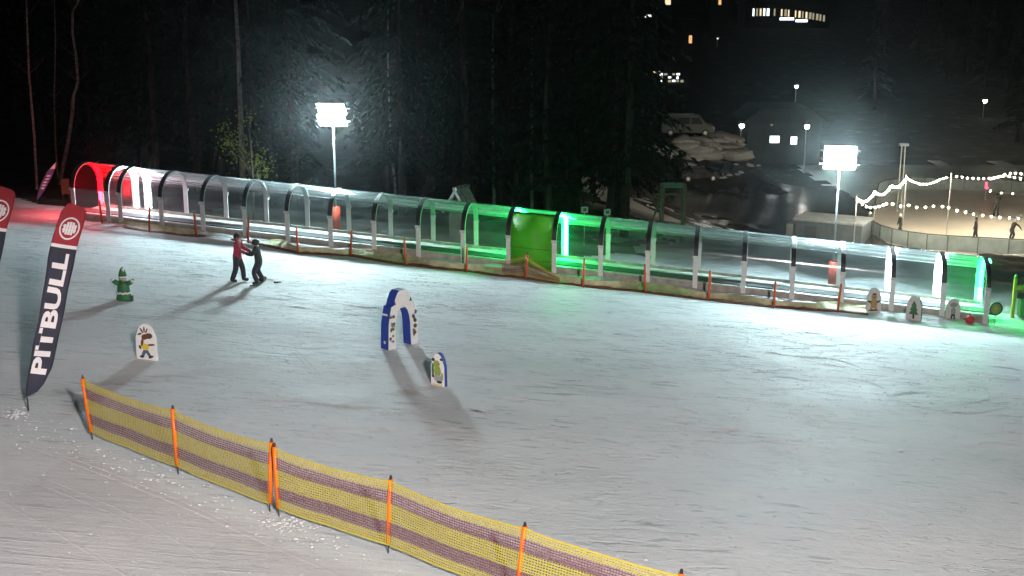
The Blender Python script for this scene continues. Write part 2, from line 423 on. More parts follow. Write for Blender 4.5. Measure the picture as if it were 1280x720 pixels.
for k0, k1 in zip(RIBS, RIBS[1:]):
    a, b = k0+0.05, k1-0.05
    if b-a < 0.25: a, b = k0+0.03, k1-0.03
    arc = section(24, 0)[1:-1]
    if k0 == 5:
        cut = [p for p in arc if p[0] > -0.62 and True]
        first = cut[0]
        shell(a, b, cut).build('cover_panel', CLEAR, tunnel, True)
        low = [(-HALF-0.012, 0.05), (-HALF-0.012, 0.8), (-HALF-0.012, JOINT)] + [p for p in arc if p[0] <= first[0]][1:]
        mb = shell(a, b, low)
        p = mb.build('door_panel', GREENPANEL, tunnel, True)
        so = p.modifiers.new('thickness', 'SOLIDIFY'); so.thickness = 0.02
        mb = MB()
        for zz in (0.55, 1.05): mb.obox(tp((a+b)/2, -HALF-0.035, zz), AX*((b-a)*BAY/2), PE*0.012, Z*0.018)
        mb.build('door_seam', mat('green_door_seam', (0.08, 0.25, 0.02), 0.5), p)
        v, z = first
        mb = MB(); mb.obox(tp((a+b)/2, v-0.02, z), AX*((b-a)*BAY/2), PE*0.03, Z*0.03); mb.build('door_rail', RUBBER, tunnel)
    else:
        PM = {-5.15: RED_GLOW_SHELL, 14: GREEN_GLOW_SHELL}.get(k0, CLEAR)
        shell(a, b, arc).build('cover_panel', PM, tunnel, True)
        shell(a, b, [(-HALF, 0.42), (-HALF, JOINT)]).build('side_panel', CLEAR, tunnel)
        mb = MB(); mb.obox(tp((a+b)/2, -HALF, 0.40), AX*((b-a)*BAY/2), PE*0.025, Z*0.02); mb.build('sill_rail', ALU, tunnel)
    shell(a, b, [(HALF, 0.3), (HALF, JOINT)]).build('side_panel', PM if k0 != 5 else CLEAR, tunnel)
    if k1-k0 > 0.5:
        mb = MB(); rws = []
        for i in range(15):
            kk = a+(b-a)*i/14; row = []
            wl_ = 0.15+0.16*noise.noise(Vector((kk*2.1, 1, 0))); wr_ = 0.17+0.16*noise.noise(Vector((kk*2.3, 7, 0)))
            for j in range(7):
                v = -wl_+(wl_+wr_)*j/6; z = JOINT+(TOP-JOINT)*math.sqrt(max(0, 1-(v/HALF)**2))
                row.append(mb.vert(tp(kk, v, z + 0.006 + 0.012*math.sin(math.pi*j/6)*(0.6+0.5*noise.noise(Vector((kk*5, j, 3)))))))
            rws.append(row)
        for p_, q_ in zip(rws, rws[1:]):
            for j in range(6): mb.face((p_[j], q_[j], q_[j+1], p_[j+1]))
        mb.build('frost_glint', FROST_GLINT, tunnel, True)
        mb = MB()
        for ang in (18, 30, 43, 56):
            v, z = (HALF-0.03)*math.cos(R(ang)), JOINT+(TOP-JOINT-0.03)*math.sin(R(ang))
            mb.obox(tp((a+b)/2, v, z), AX*((b-a)*BAY/2), PE*0.010, Z*0.012)
        mb.build('purlin', ALUW, tunnel)
ka, kb = RIBS[0]-0.1, RIBS[-1]+0.1
for s in (-1, 1):
    mb = MB()
    lo = -0.1 if s < 0 else -0.35
    mb.obox(tp((ka+kb)/2, s*(HALF-0.09), (0.36+lo)/2), AX*((kb-ka)*BAY/2), PE*0.03, Z*((0.36-lo)/2)); mb.build('base_board', BASEB, tunnel)
mb = MB(); mb.obox(tp((ka+kb)/2, 0, 0.24), AX*((kb-ka)*BAY/2+0.4), PE*0.36, Z*0.04); mb.build('conveyor_belt', BELT, tunnel)
DECK = mat('snowy_deck', (0.55, 0.54, 0.52), 0.7, 0, 0.25, 3, 0.4)
for s in (-1, 1):
    mb = MB(); mb.obox(tp((ka+kb)/2, s*0.79, 0.21), AX*((kb-ka)*BAY/2), PE*0.41, Z*0.03); mb.build('walking_deck', DECK, tunnel)

# snow thrown up against the near foot of the tunnel (one long low bank)
def bank(name, k0, k1, v0, w, h, seed, m=SNOW):
    mb = MB(); n = int((k1-k0)*BAY/0.25); cols = 9; rows = []
    for i in range(n+1):
        k = k0+(k1-k0)*i/n; row = []
        hh_ = h*(0.75+0.7*noise.noise(Vector((k*0.9, seed, 0))))*math.sin(math.pi*min(1, max(0, i/n)))**0.25
        for j in range(cols):
            t = j/(cols-1); v = v0 - w*t
            q = A0 + tp(k, v, 0); g = ground(q.x, q.y)
            z = g - 0.03 + max(0, hh_)*(math.cos(math.pi*t)*0.5+0.5) + 0.05*noise.noise(Vector((k*3, t*3, seed)))*math.sin(math.pi*t)
            row.append(mb.vert((q.x, q.y, z)))
        rows.append(row)
    for a, b in zip(rows, rows[1:]):
        for j in range(cols-1): mb.face((a[j], a[j+1], b[j+1], b[j]))
    return kind(mb.build(name, m, None, True), 'structure')
bank('snow_bank', -5.3, 15.0, -HALF+0.15, 1.1, 0.27, 2)

# ------------------------------------------------------------------ floodlight masts
FLOOD = emitter('floodlight_led', (0.70, 0.945, 0.98), 880)
def mast(px, py, top_px, label, fac=1.0):
    b = drop(at(px, py)); s = fa+fb*px+fc*py
    H = (py-top_px)/s/CP
    t = thing('floodlight_mast', label, 'floodlight', b, math.atan2(AXH.y, AXH.x), 'floodlight masts behind the tunnel')
    mb = MB(); mb.tube([(0, 0, -0.3), (0, 0, H*0.5), (0, 0, H+0.45)], [0.055, 0.045, 0.04], 12); mb.build('pole', mat('dull_mast_steel', (0.30, 0.33, 0.34), 0.6, 0.3, 0.15, 5), t, True)
    mb = MB(); mb.obox((0, 0, H+0.27), (0.85, 0, 0), (0, 0.03, 0), (0, 0, 0.03)); mb.obox((0, 0, H-0.33), (0.85, 0, 0), (0, 0.03, 0), (0, 0, 0.03)); mb.build('crossbar', STEEL, t)
    mb = MB(); mb.tube([(0, 0, 0.03), (0, 0, 1.25)], 0.2, 14); mb.build('safety_pad', PAD_MAT, t, True)
    tl = R(37)
    for sx in (-1, 1):
        for sz in (-1, 1):
            c = Vector((sx*0.345, -0.14, H + 0.02 + sz*0.26))
            nrm = Vector((0, -math.cos(tl), -math.sin(tl))); up = Vector((0, -math.sin(tl), math.cos(tl)))
            mb = MB(); mb.obox(c, X*0.335, nrm*0.05, up*0.335); hd = mb.build('lamp_housing', BLACK, t)
            mb = MB(); mb.obox(c+nrm*0.057, X*0.315, nrm*0.006, up*0.315); mb.build('lamp_lens', FLOOD, hd)
    return t
mast(421, 291, 148, 'tall floodlight mast rising behind the left half of the clear tunnel')
mast(1040, 361, 200, 'tall floodlight mast rising behind the right half of the clear tunnel')

# ------------------------------------------------------------------ marker posts and the fallen net along the conveyor
post_px = [(128, 281), (187, 291), (246, 297), (310, 304), (373, 318), (438, 321), (508, 333), (583, 341), (657, 350), (729, 360), (807, 367), (886, 377), (967, 386), (1047, 391)]
proto_post = None
for i, (px, py) in enumerate(post_px):
    q = drop(at(px, py)); rz = random.uniform(0, 6)
    lab = '%s thin orange marker post along the tunnel, counted from the red end' % ORD[i]
    if proto_post is None:
        proto_post = thing('marker_post', lab, 'marker post', q, rz, 'orange posts in front of the tunnel')
        mb = MB(); mb.tube([(0, 0, 0.1), (0.008, 0, 0.6), (0, 0, 1.2)], 0.05, 8); mb.build('pole', ORANGE_DIM, proto_post, True)
        mb = MB(); mb.tube([(0, 0, -0.2), (0, 0, 0.14)], 0.015, 6); mb.build('spike', BLACK, proto_post)
        mb = MB(); mb.tube([(0, 0, 1.2), (0, 0, 1.235), (0, 0, 1.25)], [0.03, 0.028, 0.01], 8); mb.build('cap', BLACK, proto_post, True)
        o = proto_post
    else:
        o = dup(proto_post, q, rz, lab)
    o.rotation_euler = (random.uniform(-0.07, 0.07), random.uniform(-0.07, 0.07), rz)
    o.scale = (1, 1, random.uniform(0.9, 1.05))

NET_RED = mat('fallen_net_red', (0.15, 0.045, 0.025), 0.8, 0, 0.5, 5)
NET_YEL = mat('fallen_net_yellow', (0.55, 0.52, 0.32), 0.7, 0, 0.3, 3)
def lerp_px(px):
    tab = [(100, 278)] + post_px + [(1100, 397)]
    for (a, b), (c, d) in zip(tab, tab[1:]):
        if px <= c: return b+(d-b)*(px-a)/(c-a)
    return tab[-1][1]
def fallen_net():
    mb = MB(); n = 260
    def rowpt(i):
        px = 104 + (1085-104)*i/n
        py = lerp_px(px) - 1.5 + 1.6*noise.noise(Vector((px*0.02, 3, 0)))
        return at(px, py)
    rows = []
    for i in range(n+1):
        c = rowpt(i); g = ground(c.x, c.y)
        a = 0.5+0.5*noise.noise(Vector((i*0.12, 0, 5)))
        r = 0.06+0.10*a
        rows.append([mb.vert((c.x + AXH.x*0.05*noise.noise(Vector((i*0.5, j, 2))) - PE.x*(r*1.6*math.cos(math.pi*j/6)), c.y - PE.y*(r*1.6*math.cos(math.pi*j/6)), g-0.02 + r*math.sin(math.pi*j/6)*(0.8+0.5*noise.noise(Vector((i*0.4, j*0.8, 1)))))) for j in range(7)])
    for a, b in zip(rows, rows[1:]):
        for j in range(6): mb.face((a[j], a[j+1], b[j+1], b[j]), 0)
    # yellow strip of the same net lying over the snow towards the tunnel
    rows = []
    for i in range(n+1):
        c = rowpt(i); row = []
        wv = 0.12+0.88*ss(-0.2, 0.25, noise.noise(Vector((i*0.045, 8, 0))))
        for j in range(6):
            t = j/5; q = c + PE*(0.1+0.95*t*wv)
            row.append(mb.vert((q.x, q.y, ground(q.x, q.y) + 0.04 + 0.22*t*t + 0.04*noise.noise(Vector((i*0.35, j*0.9, 4))))))
        rows.append(row)
    for a, b in zip(rows, rows[1:]):
        for j in range(5): mb.face((a[j], a[j+1], b[j+1], b[j]), 1)
    tag(mb.build('fallen_net', [NET_RED, NET_YEL], None, True), 'crumpled red and yellow safety net lying in the snow along the tunnel foot', 'net')
fallen_net()

# ------------------------------------------------------------------ safety fences
YEL = mat('yellow_net_cord', (0.54, 0.45, 0.055), 0.6, 0, 0.1, 10)
PUR = mat('purple_net_cord', (0.22, 0.085, 0.10), 0.65, 0, 0.1, 10)
def net_mesh(line, z0, z1, sag, cw=0.052, rh=0.05, bands=(0.13, 0.34, 0.63, 0.86), ribw=0.028, colw=0.014, bulge=0.05):
    """line: list of (base point, top offset) at the posts; net cords as a real mesh of crossing ribbons"""
    mb = MB(); P = []
    for s, ((a, ta), (b, tb)) in enumerate(zip(line, line[1:])):
        ln = (b-a).length; n = max(2, int(ln/cw))
        for i in range(n + (1 if s == len(line)-2 else 0)):
            t = i/n
            base = a.lerp(b, t); lean = ta.lerp(tb, t)
            sg = sag*4*t*(1-t)*(1+0.3*math.sin(s*2.1)); 
            nrm = Vector((-(b-a).y, (b-a).x, 0)).normalized()
            P.append((base, lean, sg, nrm, t, s))
    nr = int((z1-z0)/rh)
    def pt(c, r):
        base, lean, sg, nrm, t, s = P[c]
        f = r/nr
        z = z0 + (z1-z0)*f - sg*(0.25+0.75*f) 
        z += 0.012*noise.noise(Vector((c*0.09, f*2, s)))
        bl = bulge*math.sin(math.pi*t)*math.sin(math.pi*f) + 0.02*noise.noise(Vector((c*0.06, f*1.5, 9)))
        return base + lean*f + nrm*bl + Z*z
    def band(r):
        f = 1 - r/nr
        return 0 if (f < bands[0] or bands[1] < f < bands[2] or f > bands[3]) else 1
    pts = [[pt(c, r) for r in range(nr+1)] for c in range(len(P))]
    for r in range(nr+1):
        w = ribw/2*(1.7 if r in (0, nr) else 1)
        m = band(r)
        for c in range(len(P)-1):
            a, b = pts[c][r], pts[c+1][r]
            j1 = w*(0.8+0.5*noise.noise(Vector((c*0.7, r, 1)))); j2 = w*(0.8+0.5*noise.noise(Vector((c*0.7+0.7, r, 1))))
            mb.quad(a-Z*j1, b-Z*j2, b+Z*j2, a+Z*j1, m)
    for c in range(len(P)):
        d = (P[min(c+1, len(P)-1)][0]-P[max(c-1, 0)][0]).normalized()*colw/2
        off = P[c][3]*-0.0025
        for r in range(nr):
            a, b = pts[c][r]+off, pts[c][r+1]+off
            mb.quad(a-d, a+d, b+d, b-d, band(r))
    return mb
def fence(name, label, bases, tops, H=1.24, first_gap=0.0):
    base3 = [drop(at(*b)) for b in bases]
    org = base3[0].copy()
    t = thing(name, label, 'safety fence', org, 0, 'net fences across the foreground')
    line = []
    for (bx, by), (tx, ty), b3 in zip(bases, tops, base3):
        s = fa+fb*bx+fc*by
        hgt = H+0.2
        lean = Vector(((tx-bx)/s*0.9, random.uniform(-0.04, 0.04), 0))
        loc = b3-org
        mb = MB(); mb.tube([loc+lean*0.13+Z*0.19, loc+lean*0.6+Z*(hgt*0.6), loc+lean+Z*hgt], 0.052, 10); mb.build('post', ORANGE, t, True)
        mb = MB(); mb.tube([loc-Z*0.2, loc+lean*0.13+Z*0.2], 0.014, 6)
        mb.tube([loc+lean+Z*hgt, loc+lean*1.02+Z*(hgt+0.03), loc+lean*1.02+Z*(hgt+0.075)], [0.03, 0.03, 0.02], 8); mb.build('spike', BLACK, t)
        line.append((loc - Vector((0, 0.045, 0)), lean))
    net_mesh(line, 0.2, 0.17+H, 0.07).build('net', [YEL, PUR], t)
    return t
fence('net_fence', 'yellow and purple striped net fence on orange posts, the shorter run nearest the tall banner',
      [(116, 549), (223, 594), (337, 641)], [(110, 463), (221, 502), (344, 545)])
fence('net_fence', 'yellow and purple striped net fence on orange posts, the longer run leaving the frame',
      [(349, 647), (485, 692), (645, 755), (832, 822)], [(347, 546), (491, 600), (657, 658), (850, 722)])

# sagging scrap of net still hung on the post by the green door
def hung_net():
    mb = MB(); a, m, c = at(628, 344), at(657, 349.5), at(700, 355)
    rows = []
    n = 30
    for i in range(n+1):
        t = i/n
        if t < 0.42: q = a.lerp(m, t/0.42); h = 0.62 + 0.42*(t/0.42)**1.6
        else: q = m.lerp(c, (t-0.42)/0.58); h = 1.04 - 0.80*((t-0.42)/0.58)**0.8
        g = ground(q.x, q.y)
        rows.append([mb.vert((q.x, q.y - 0.04 + 0.03*noise.noise(Vector((i*0.4, j, 0))), g + 0.04 + h*j/10)) for j in range(11)])
    for p, q in zip(rows, rows[1:]):
        for j in range(10):
            mb.face((p[j], q[j], q[j+1], p[j+1]), 0 if j in (9, 8, 5, 1) else 1)
    o = mb.build('hung_net', [YEL, PUR], None)
    w = o.modifiers.new('cords', 'WIREFRAME'); w.thickness = 0.02; w.use_replace = True
    tag(o, 'sagging yellow net hooked on the orange post in front of the green door', 'net')
hung_net()

# ------------------------------------------------------------------ banner flags
NAVY = mat('navy_flag_cloth', (0.030, 0.032, 0.055), 0.75, 0, 0.15, 3, trans=0.12)
FLAGRED = mat('red_flag_cloth', (0.36, 0.022, 0.035), 0.75, 0, 0.12, 3, trans=0.12)
FLAGWHITE = mat('white_flag_print', (0.74, 0.70, 0.72), 0.7, 0, 0.05, 3)
PURPLE = mat('violet_flag_cloth', (0.10, 0.075, 0.20), 0.75, 0, 0.5, 3)
def lerp_table(tab, a):
    if a <= tab[0][0]: return tab[0][1]
    for (a0, w0), (a1, w1) in zip(tab, tab[1:]):
        if a <= a1: return w0+(w1-w0)*(a-a0)/(a1-a0)
    return tab[-1][1]
LEFT = [(0, 0), (10, -1.5), (31, -3.5), (99, -8.7), (171, -14.7), (201, -15.3), (230, -13.5), (240, -9)]
RIGHT = [(0, 0), (8, 10), (19, 15), (38, 18.4), (72, 17), (128, 15), (190, 12), (230, 11.5), (237, 9), (240, -6)]
def text_mesh(body, offs=0.02):
    cu = bpy.data.curves.new('t', 'FONT'); cu.body = body; cu.size = 1; cu.offset = offs; cu.resolution_u = 3
    o = bpy.data.objects.new('t', cu); COL.objects.link(o)
    dg = bpy.context.evaluated_depsgraph_get()
    me = bpy.data.meshes.new_from_object(o.evaluated_get(dg))
    vs = [v.co.copy() for v in me.vertices]; fs = [tuple(p.vertices) for p in me.polygons]
    bpy.data.objects.remove(o); bpy.data.curves.remove(cu); bpy.data.meshes.remove(me)
    return vs, fs
def banner(px, py, label, sc, name='banner_flag', written=True):
    b = drop(at(px, py)); s = sc
    t = thing(name, label, 'banner flag', b, 0, 'red and navy banner flags')
    def cloth(a, w, off=0.0):
        dx = (.287*a + .958*w)/s; dz = (.958*a - .287*w)/s/CP + 0.36
        rip = 0.035*math.sin(a*0.045+w*0.08) + 0.02*math.sin(a*0.11-w*0.05)
        return Vector((dx, 0.55*dx - rip - off, dz))
    def sheet(a0, a1, na, mname, m, lo=0, hi=1):
        mb = MB(); rows = []
        for i in range(na+1):
            a = a0+(a1-a0)*i/na; l, r = lerp_table(LEFT, a), lerp_table(RIGHT, a)
            rows.append([mb.vert(cloth(a, l+(r-l)*j/10)) for j in range(11)])
        for p, q in zip(rows, rows[1:]):
            for j in range(10): mb.face((p[j], p[j+1], q[j+1], q[j]))
        o = mb.build(mname, m, t, True)
        so = o.modifiers.new('thickness', 'SOLIDIFY'); so.thickness = 0.004
        return o
    sail = sheet(0, 188, 48, 'sail', NAVY)
    top = sheet(188.4, 240, 20, 'sail_top', FLAGRED)
    # sewn white stripe
    mb = MB(); l, r = lerp_table(LEFT, 188), lerp_table(RIGHT, 188)
    for j in range(10):
        w0, w1 = l+(r-l)*j/10, l+(r-l)*(j+1)/10
        mb.quad(cloth(186.4, w0, .012), cloth(186.4, w1, .012), cloth(190.4, w1, .012), cloth(190.4, w0, .012))
    mb.build('stripe', FLAGWHITE, top)
    # round emblem: ring with barred shape
    mb = MB(); ca, cw = 210, -1.2
    n = 40
    for j in range(n):
        q = []
        for rr in (1.0, 0.86):
            for jj in ((j, j+1) if rr == 1.0 else (j+1, j)):
                th = 2*math.pi*jj/n; q.append(cloth(ca+13.5*rr*math.sin(th), cw+10.2*rr*math.cos(th), .012))
        mb.quad(*q)
    for k, (w0, h0, h1) in enumerate(((-5.2, -5.5, 4.5), (-2.5, -7.5, 7.5), (0.2, -7.5, 8), (2.9, -7.5, 7.5), (5.4, -5.0, 5))):
        for aa in range(4):
            p0, p1 = ca+h0+(h1-h0)*aa/4, ca+h0+(h1-h0)*(aa+1)/4
            mb.quad(cloth(p0, cw+w0-1.15, .012), cloth(p0, cw+w0+1.15, .012), cloth(p1, cw+w0+1.15, .012), cloth(p1, cw+w0-1.15, .012))
    for h0 in (-2.6, 2.0):
        mb.quad(cloth(ca+h0, cw-7.3, .013), cloth(ca+h0, cw+7.3, .013), cloth(ca+h0+1.2, cw+7.3, .013), cloth(ca+h0+1.2, cw-7.3, .013))
    mb.build('emblem', FLAGWHITE, top)
    vs, fs = text_mesh('PITBULL', 0.035)
    x0, x1 = min(v.x for v in vs), max(v.x for v in vs); y0, y1 = min(v.y for v in vs), max(v.y for v in vs)
    mb = MB()
    for v in vs:
        a = 30 + 150*(v.x-x0)/(x1-x0); wc = 7.6-.052*a
        mb.vert(cloth(a, wc + 8.2 - 16.4*(v.y-y0)/(y1-y0), .012))
    for f in fs: mb.face(f)
    mb.build('lettering', FLAGWHITE, sail)
    mb = MB(); pts = [Vector((0, 0.02, -0.3)), Vector((0.005, 0.02, 0.25))]
    for i in range(0, 25):
        a = 2+236*i/24; pts.append(cloth(a, lerp_table(LEFT, a)-0.4) + Vector((0, 0.012, 0)))
    mb.tube(pts, [0.018]*2+[0.016-0.010*i/24 for i in range(25)], 8); mb.build('pole', BLACK, t, True)
    return t
banner(35, 513, 'tall red and navy banner flag lettered PITBULL standing left of the net fence', 52.9)
banner(-52, 489, 'red topped banner flag cut off by the frame edge left of the full banner', 51.5)

def feather():
    b = drop(at(46, 254)); t = thing('feather_flag', 'narrow violet feather flag with pale tip, beyond the red tunnel entrance', 'feather flag', b)
    k = 1/25.5
    L_ = [(0, 0), (12, 2), (25, 7), (38, 14), (47, 22), (50, 25)]
    R_ = [(4, 1), (14, 9), (28, 17), (38, 22), (46, 25), (50, 25.5)]
    mb = MB(); rows = []
    for i in range(25):
        h = 4+46*i/24; l, r = lerp_table(L_, h), lerp_table(R_, h)
        rows.append([mb.vert(((l+(r-l)*j/4)*k, 0.3*(l+(r-l)*j/4)*k + 0.02*math.sin(i), h*k)) for j in range(5)])
    for i, (p, q) in enumerate(zip(rows, rows[1:])):
        for j in range(4): mb.face((p[j], p[j+1], q[j+1], q[j]), 1 if (i > 19 or (6 < i < 16 and i % 2 and j in (1, 2))) else 0)
    o = mb.build('sail', [PURPLE, FLAGWHITE], t); so = o.modifiers.new('thickness', 'SOLIDIFY'); so.thickness = 0.006
    mb = MB(); mb.tube([(0, 0.03, -0.2)] + [(lerp_table(L_, h)*k-.01, 0.3*lerp_table(L_, h)*k + 0.03, h*k) for h in range(0, 51, 5)], 0.018, 6); mb.build('pole', BLACK, t, True)
feather()

# ------------------------------------------------------------------ foam course figures
def rounded_board(w, h, n=10, taper=0.86):
    pts = [(-w/2, 0.03), (-w/2+0.03, 0), (w/2-0.03, 0), (w/2, 0.03)]
    hw = w/2
    for j in range(n+1):
        a = math.pi*j/n
        pts.append((hw*taper*math.cos(a) if 0 < j < n else hw*(1 if j == 0 else -1)*0.97, h*0.62 + h*0.38*math.sin(a)))
    return pts
BLUE = mat('blue_foam', (0.018, 0.05, 0.30), 0.55, 0, 0.12, 5)
FOAMWHITE = mat('white_foam', (0.72, 0.71, 0.70), 0.6, 0, 0.06, 5)
ART = {c: mat('print_'+c, v, 0.6, 0, 0.12, 12) for c, v in dict(brown=(0.12, 0.045, 0.02), yellow=(0.62, 0.46, 0.03), blue=(0.06, 0.11, 0.2), dark=(0.03, 0.03, 0.03), green=(0.05, 0.14, 0.06), lime=(0.25, 0.32, 0.06), tan=(0.45, 0.28, 0.10), red=(0.5, 0.03, 0.03), grey=(0.3, 0.32, 0.33), white=(0.8, 0.8, 0.8)).items()}
def ell(cx, cz, rx, rz, rot=0, n=16):
    c, s = math.cos(R(rot)), math.sin(R(rot))
    return [(cx + rx*math.cos(2*math.pi*j/n)*c - rz*math.sin(2*math.pi*j/n)*s, cz + rx*math.cos(2*math.pi*j/n)*s + rz*math.sin(2*math.pi*j/n)*c) for j in range(n)]
def board(label, base, rz, w, h, th, edge, art, tilt=0.0, name='course_board', cat='course board'):
    t = thing(name, label, cat, base, rz, 'foam figures on the practice slope')
    t.rotation_euler = (tilt, 0, rz)
    mb = MB(); mb.prism(rounded_board(w, h), (0, th/2, -0.04), X, Z, -Y, th, 0, 1); mb.build('panel', [FOAMWHITE, edge], t, bevel=0.012)
    mb = MB(); cols = []
    for i, (c, poly) in enumerate(art):
        if c not in cols: cols.append(c)
        mb.prism(poly, (0, -th/2, 0), X, Z, -Y, 0.002 + 0.0012*i, cols.index(c))
    mb.build('picture', [ART[c] for c in cols], t)
    return t
elk = [('brown', ell(-0.02, 0.66, 0.10, 0.08, 20)), ('brown', ell(0.10, 0.69, 0.12, 0.085, 8)), ('brown', ell(-0.1, 0.84, 0.025, 0.09, 30)), ('brown', ell(-0.02, 0.87, 0.025, 0.09, 0)),
       ('brown', ell(-0.16, 0.74, 0.07, 0.028, 20)), ('brown', ell(0.05, 0.84, 0.022, 0.08, -25)), ('brown', ell(-0.10, 0.50, 0.04, 0.12, -10)), ('brown', ell(0.17, 0.44, 0.11, 0.03, 5)),
       ('yellow', ell(-0.01, 0.37, 0.10, 0.10)), ('blue', [(-0.08, 0.28), (0.06, 0.28), (0.15, 0.12), (0.07, 0.10), (0.0, 0.21), (-0.07, 0.10), (-0.15, 0.12)]),
       ('dark', ell(-0.13, 0.09, 0.07, 0.035)), ('dark', ell(0.14, 0.09, 0.08, 0.035, 20)), ('white', ell(0.07, 0.59, 0.07, 0.018, 10)), ('dark', ell(-0.17, 0.36, 0.03, 0.06, 20))]
board('white rounded board with a brown antlered animal in a yellow shirt', drop(at(184.5, 449)), R(-12), 0.62, 1.08, 0.10, FOAMWHITE, elk)
bear = [('lime', ell(-0.03, 0.62, 0.10, 0.12)), ('lime', ell(0.0, 0.42, 0.11, 0.18)), ('dark', ell(-0.13, 0.75, 0.05, 0.05)), ('dark', ell(0.13, 0.78, 0.05, 0.04)), ('grey', ell(0.02, 0.22, 0.13, 0.1)),
        ('dark', ell(0.06, 0.12, 0.09, 0.04)), ('green', ell(-0.15, 0.45, 0.035, 0.2)), ('dark', ell(-0.14, 0.28, 0.04, 0.05)), ('lime', ell(0.15, 0.28, 0.03, 0.12)), ('dark', ell(0.05, 0.65, 0.02, 0.02)), ('yellow', [(-0.15, 0.03), (0.15, 0.03), (0.15, 0.05), (-0.15, 0.05)])]
board('small rounded board with a greenish print and blue edges, beside the blue arch', drop(at(549, 481)), R(-28), 0.45, 0.98, 0.16, BLUE, bear)
teddy = [('tan', ell(0, 0.68, 0.12, 0.12)), ('tan', ell(0, 0.42, 0.15, 0.2)), ('dark', ell(-0.18, 0.48, 0.09, 0.04, -20)), ('dark', ell(0.18, 0.48, 0.09, 0.04, 20)), ('tan', ell(-0.09, 0.2, 0.05, 0.1)), ('tan', ell(0.09, 0.2, 0.05, 0.1)), ('dark', ell(0, 0.12, 0.22, 0.035)), ('dark', ell(0.0, 0.80, 0.09, 0.035)), ('dark', ell(0, 0.66, 0.03, 0.02))]
board('white rounded board with a tan bear print, standing before the bright tunnel end', drop(at(1091, 391)), R(4), 0.62, 1.12, 0.1, FOAMWHITE, teddy)
pine = [('green', [(-0.2, 0.25), (0.2, 0.25), (0.1, 0.42), (0.17, 0.42), (0.07, 0.6), (0.12, 0.6), (0, 0.82), (-0.12, 0.6), (-0.07, 0.6), (-0.17, 0.42), (-0.1, 0.42)]), ('dark', [(-0.04, 0.08), (0.04, 0.08), (0.04, 0.25), (-0.04, 0.25)])]
board('white rounded board with a dark green tree print and dark thick edge', drop(at(1142, 400)), R(-36), 0.62, 1.08, 0.14, RUBBER, pine)
ani = [('grey', ell(0, 0.68, 0.15, 0.10)), ('grey', ell(0, 0.42, 0.1, 0.16)), ('dark', [(-0.1, 0.05), (-0.03, 0.05), (-0.02, 0.22), (0.02, 0.22), (0.03, 0.05), (0.1, 0.05), (0.08, 0.3), (-0.08, 0.3)])]
board('pale board with a grey animal print, between the tree board and the red ball', drop(at(1190, 401)), R(2), 0.6, 1.0, 0.1, FOAMWHITE, ani)

def blue_arch():
    b0, b1 = at(485.5, 437.8), at(522.9, 430.7)
    u = (b1-b0); u.z = 0; W = u.length; rz = math.atan2(u.y, u.x)
    base = drop(b0)
    t = thing('foam_arch', 'blue edged white foam arch gate standing in the middle of the slope', 'arch gate', base, rz, 'foam figures on the practice slope')
    out = [(0, -0.05), (0.04, 0.8), (0.12, 1.15), (0.17, 1.32), (0.27, 1.34), (0.34, 1.53), (0.44, 1.70), (0.54, 1.77), (W-0.54, 1.77), (W-0.44, 1.70), (W-0.34, 1.53), (W-0.27, 1.34), (W-0.17, 1.32), (W-0.12, 1.15), (W-0.04, 0.8), (W, -0.05)]
    inn = [(W-0.33, -0.05), (W-0.36, 0.7)] + [(W/2 + (W/2-0.38)*math.cos(math.pi*j/8), 0.75+0.5*math.sin(math.pi*j/8)) for j in range(1, 8)] + [(0.36, 0.7), (0.33, -0.05)]
    TH = 0.32
    mb = MB(); n = len(out); poly = out+inn
    fr = [mb.vert((a, 0, z)) for a, z in poly]; bk = [mb.vert((a, TH, z)) for a, z in poly]
    m = len(poly)
    for k in range(m): mb.face((fr[k], fr[(k+1) % m], bk[(k+1) % m], bk[k]), 1)
    # triangulate front/back via strips between outer and inner outlines
    bm = bmesh.new(); vs = [bm.verts.new((a, 0, z)) for a, z in poly]; f = bm.faces.new(vs); res = bmesh.ops.triangulate(bm, faces=[f]); bm.verts.index_update()
    for tr in bm.faces:
        ids = [v.index for v in tr.verts]; mb.face([fr[i] for i in ids], 0); mb.face([bk[i] for i in ids][::-1], 0)
    bm.free()
    mb.build('arch', [FOAMWHITE, BLUE], t)
    mb = MB(); rnd = random.Random(5); cols = ['blue', 'dark', 'green', 'brown', 'grey', 'lime']
    for k in range(26):
        side = rnd.random() < 0.5
        x = rnd.uniform(0.09, 0.25) if side else W-rnd.uniform(0.09, 0.25)
        z = rnd.uniform(0.1, 1.05)
        mb.prism(ell(x, z, rnd.uniform(0.03, 0.07), rnd.uniform(0.03, 0.08), rnd.uniform(0, 90), 10), (0, 0, 0), X, Z, -Y, 0.002+0.001*k, rnd.randrange(6))
    for sx in (-1, 1):
        mb.prism([(W/2+sx*0.36-0.06, 1.36), (W/2+sx*0.36+0.06, 1.36), (W/2+sx*0.36, 1.5)], (0, 0, 0), X, Z, -Y, 0.004, 1)
    mb.build('picture', [ART[c] for c in cols], t)
    mb = MB(); mb.prism([(0.05, 1.06), (0.27, 1.06), (0.27, 1.12), (0.05, 1.12)], (0.048, 0, 0), Y, Z, -X, 0.006); mb.prism(ell(0.16, 0.22, 0.04, 0.05), (0.012, 0, 0), Y, Z, -X, 0.004); mb.build('sticker', FOAMWHITE, t)
blue_arch()

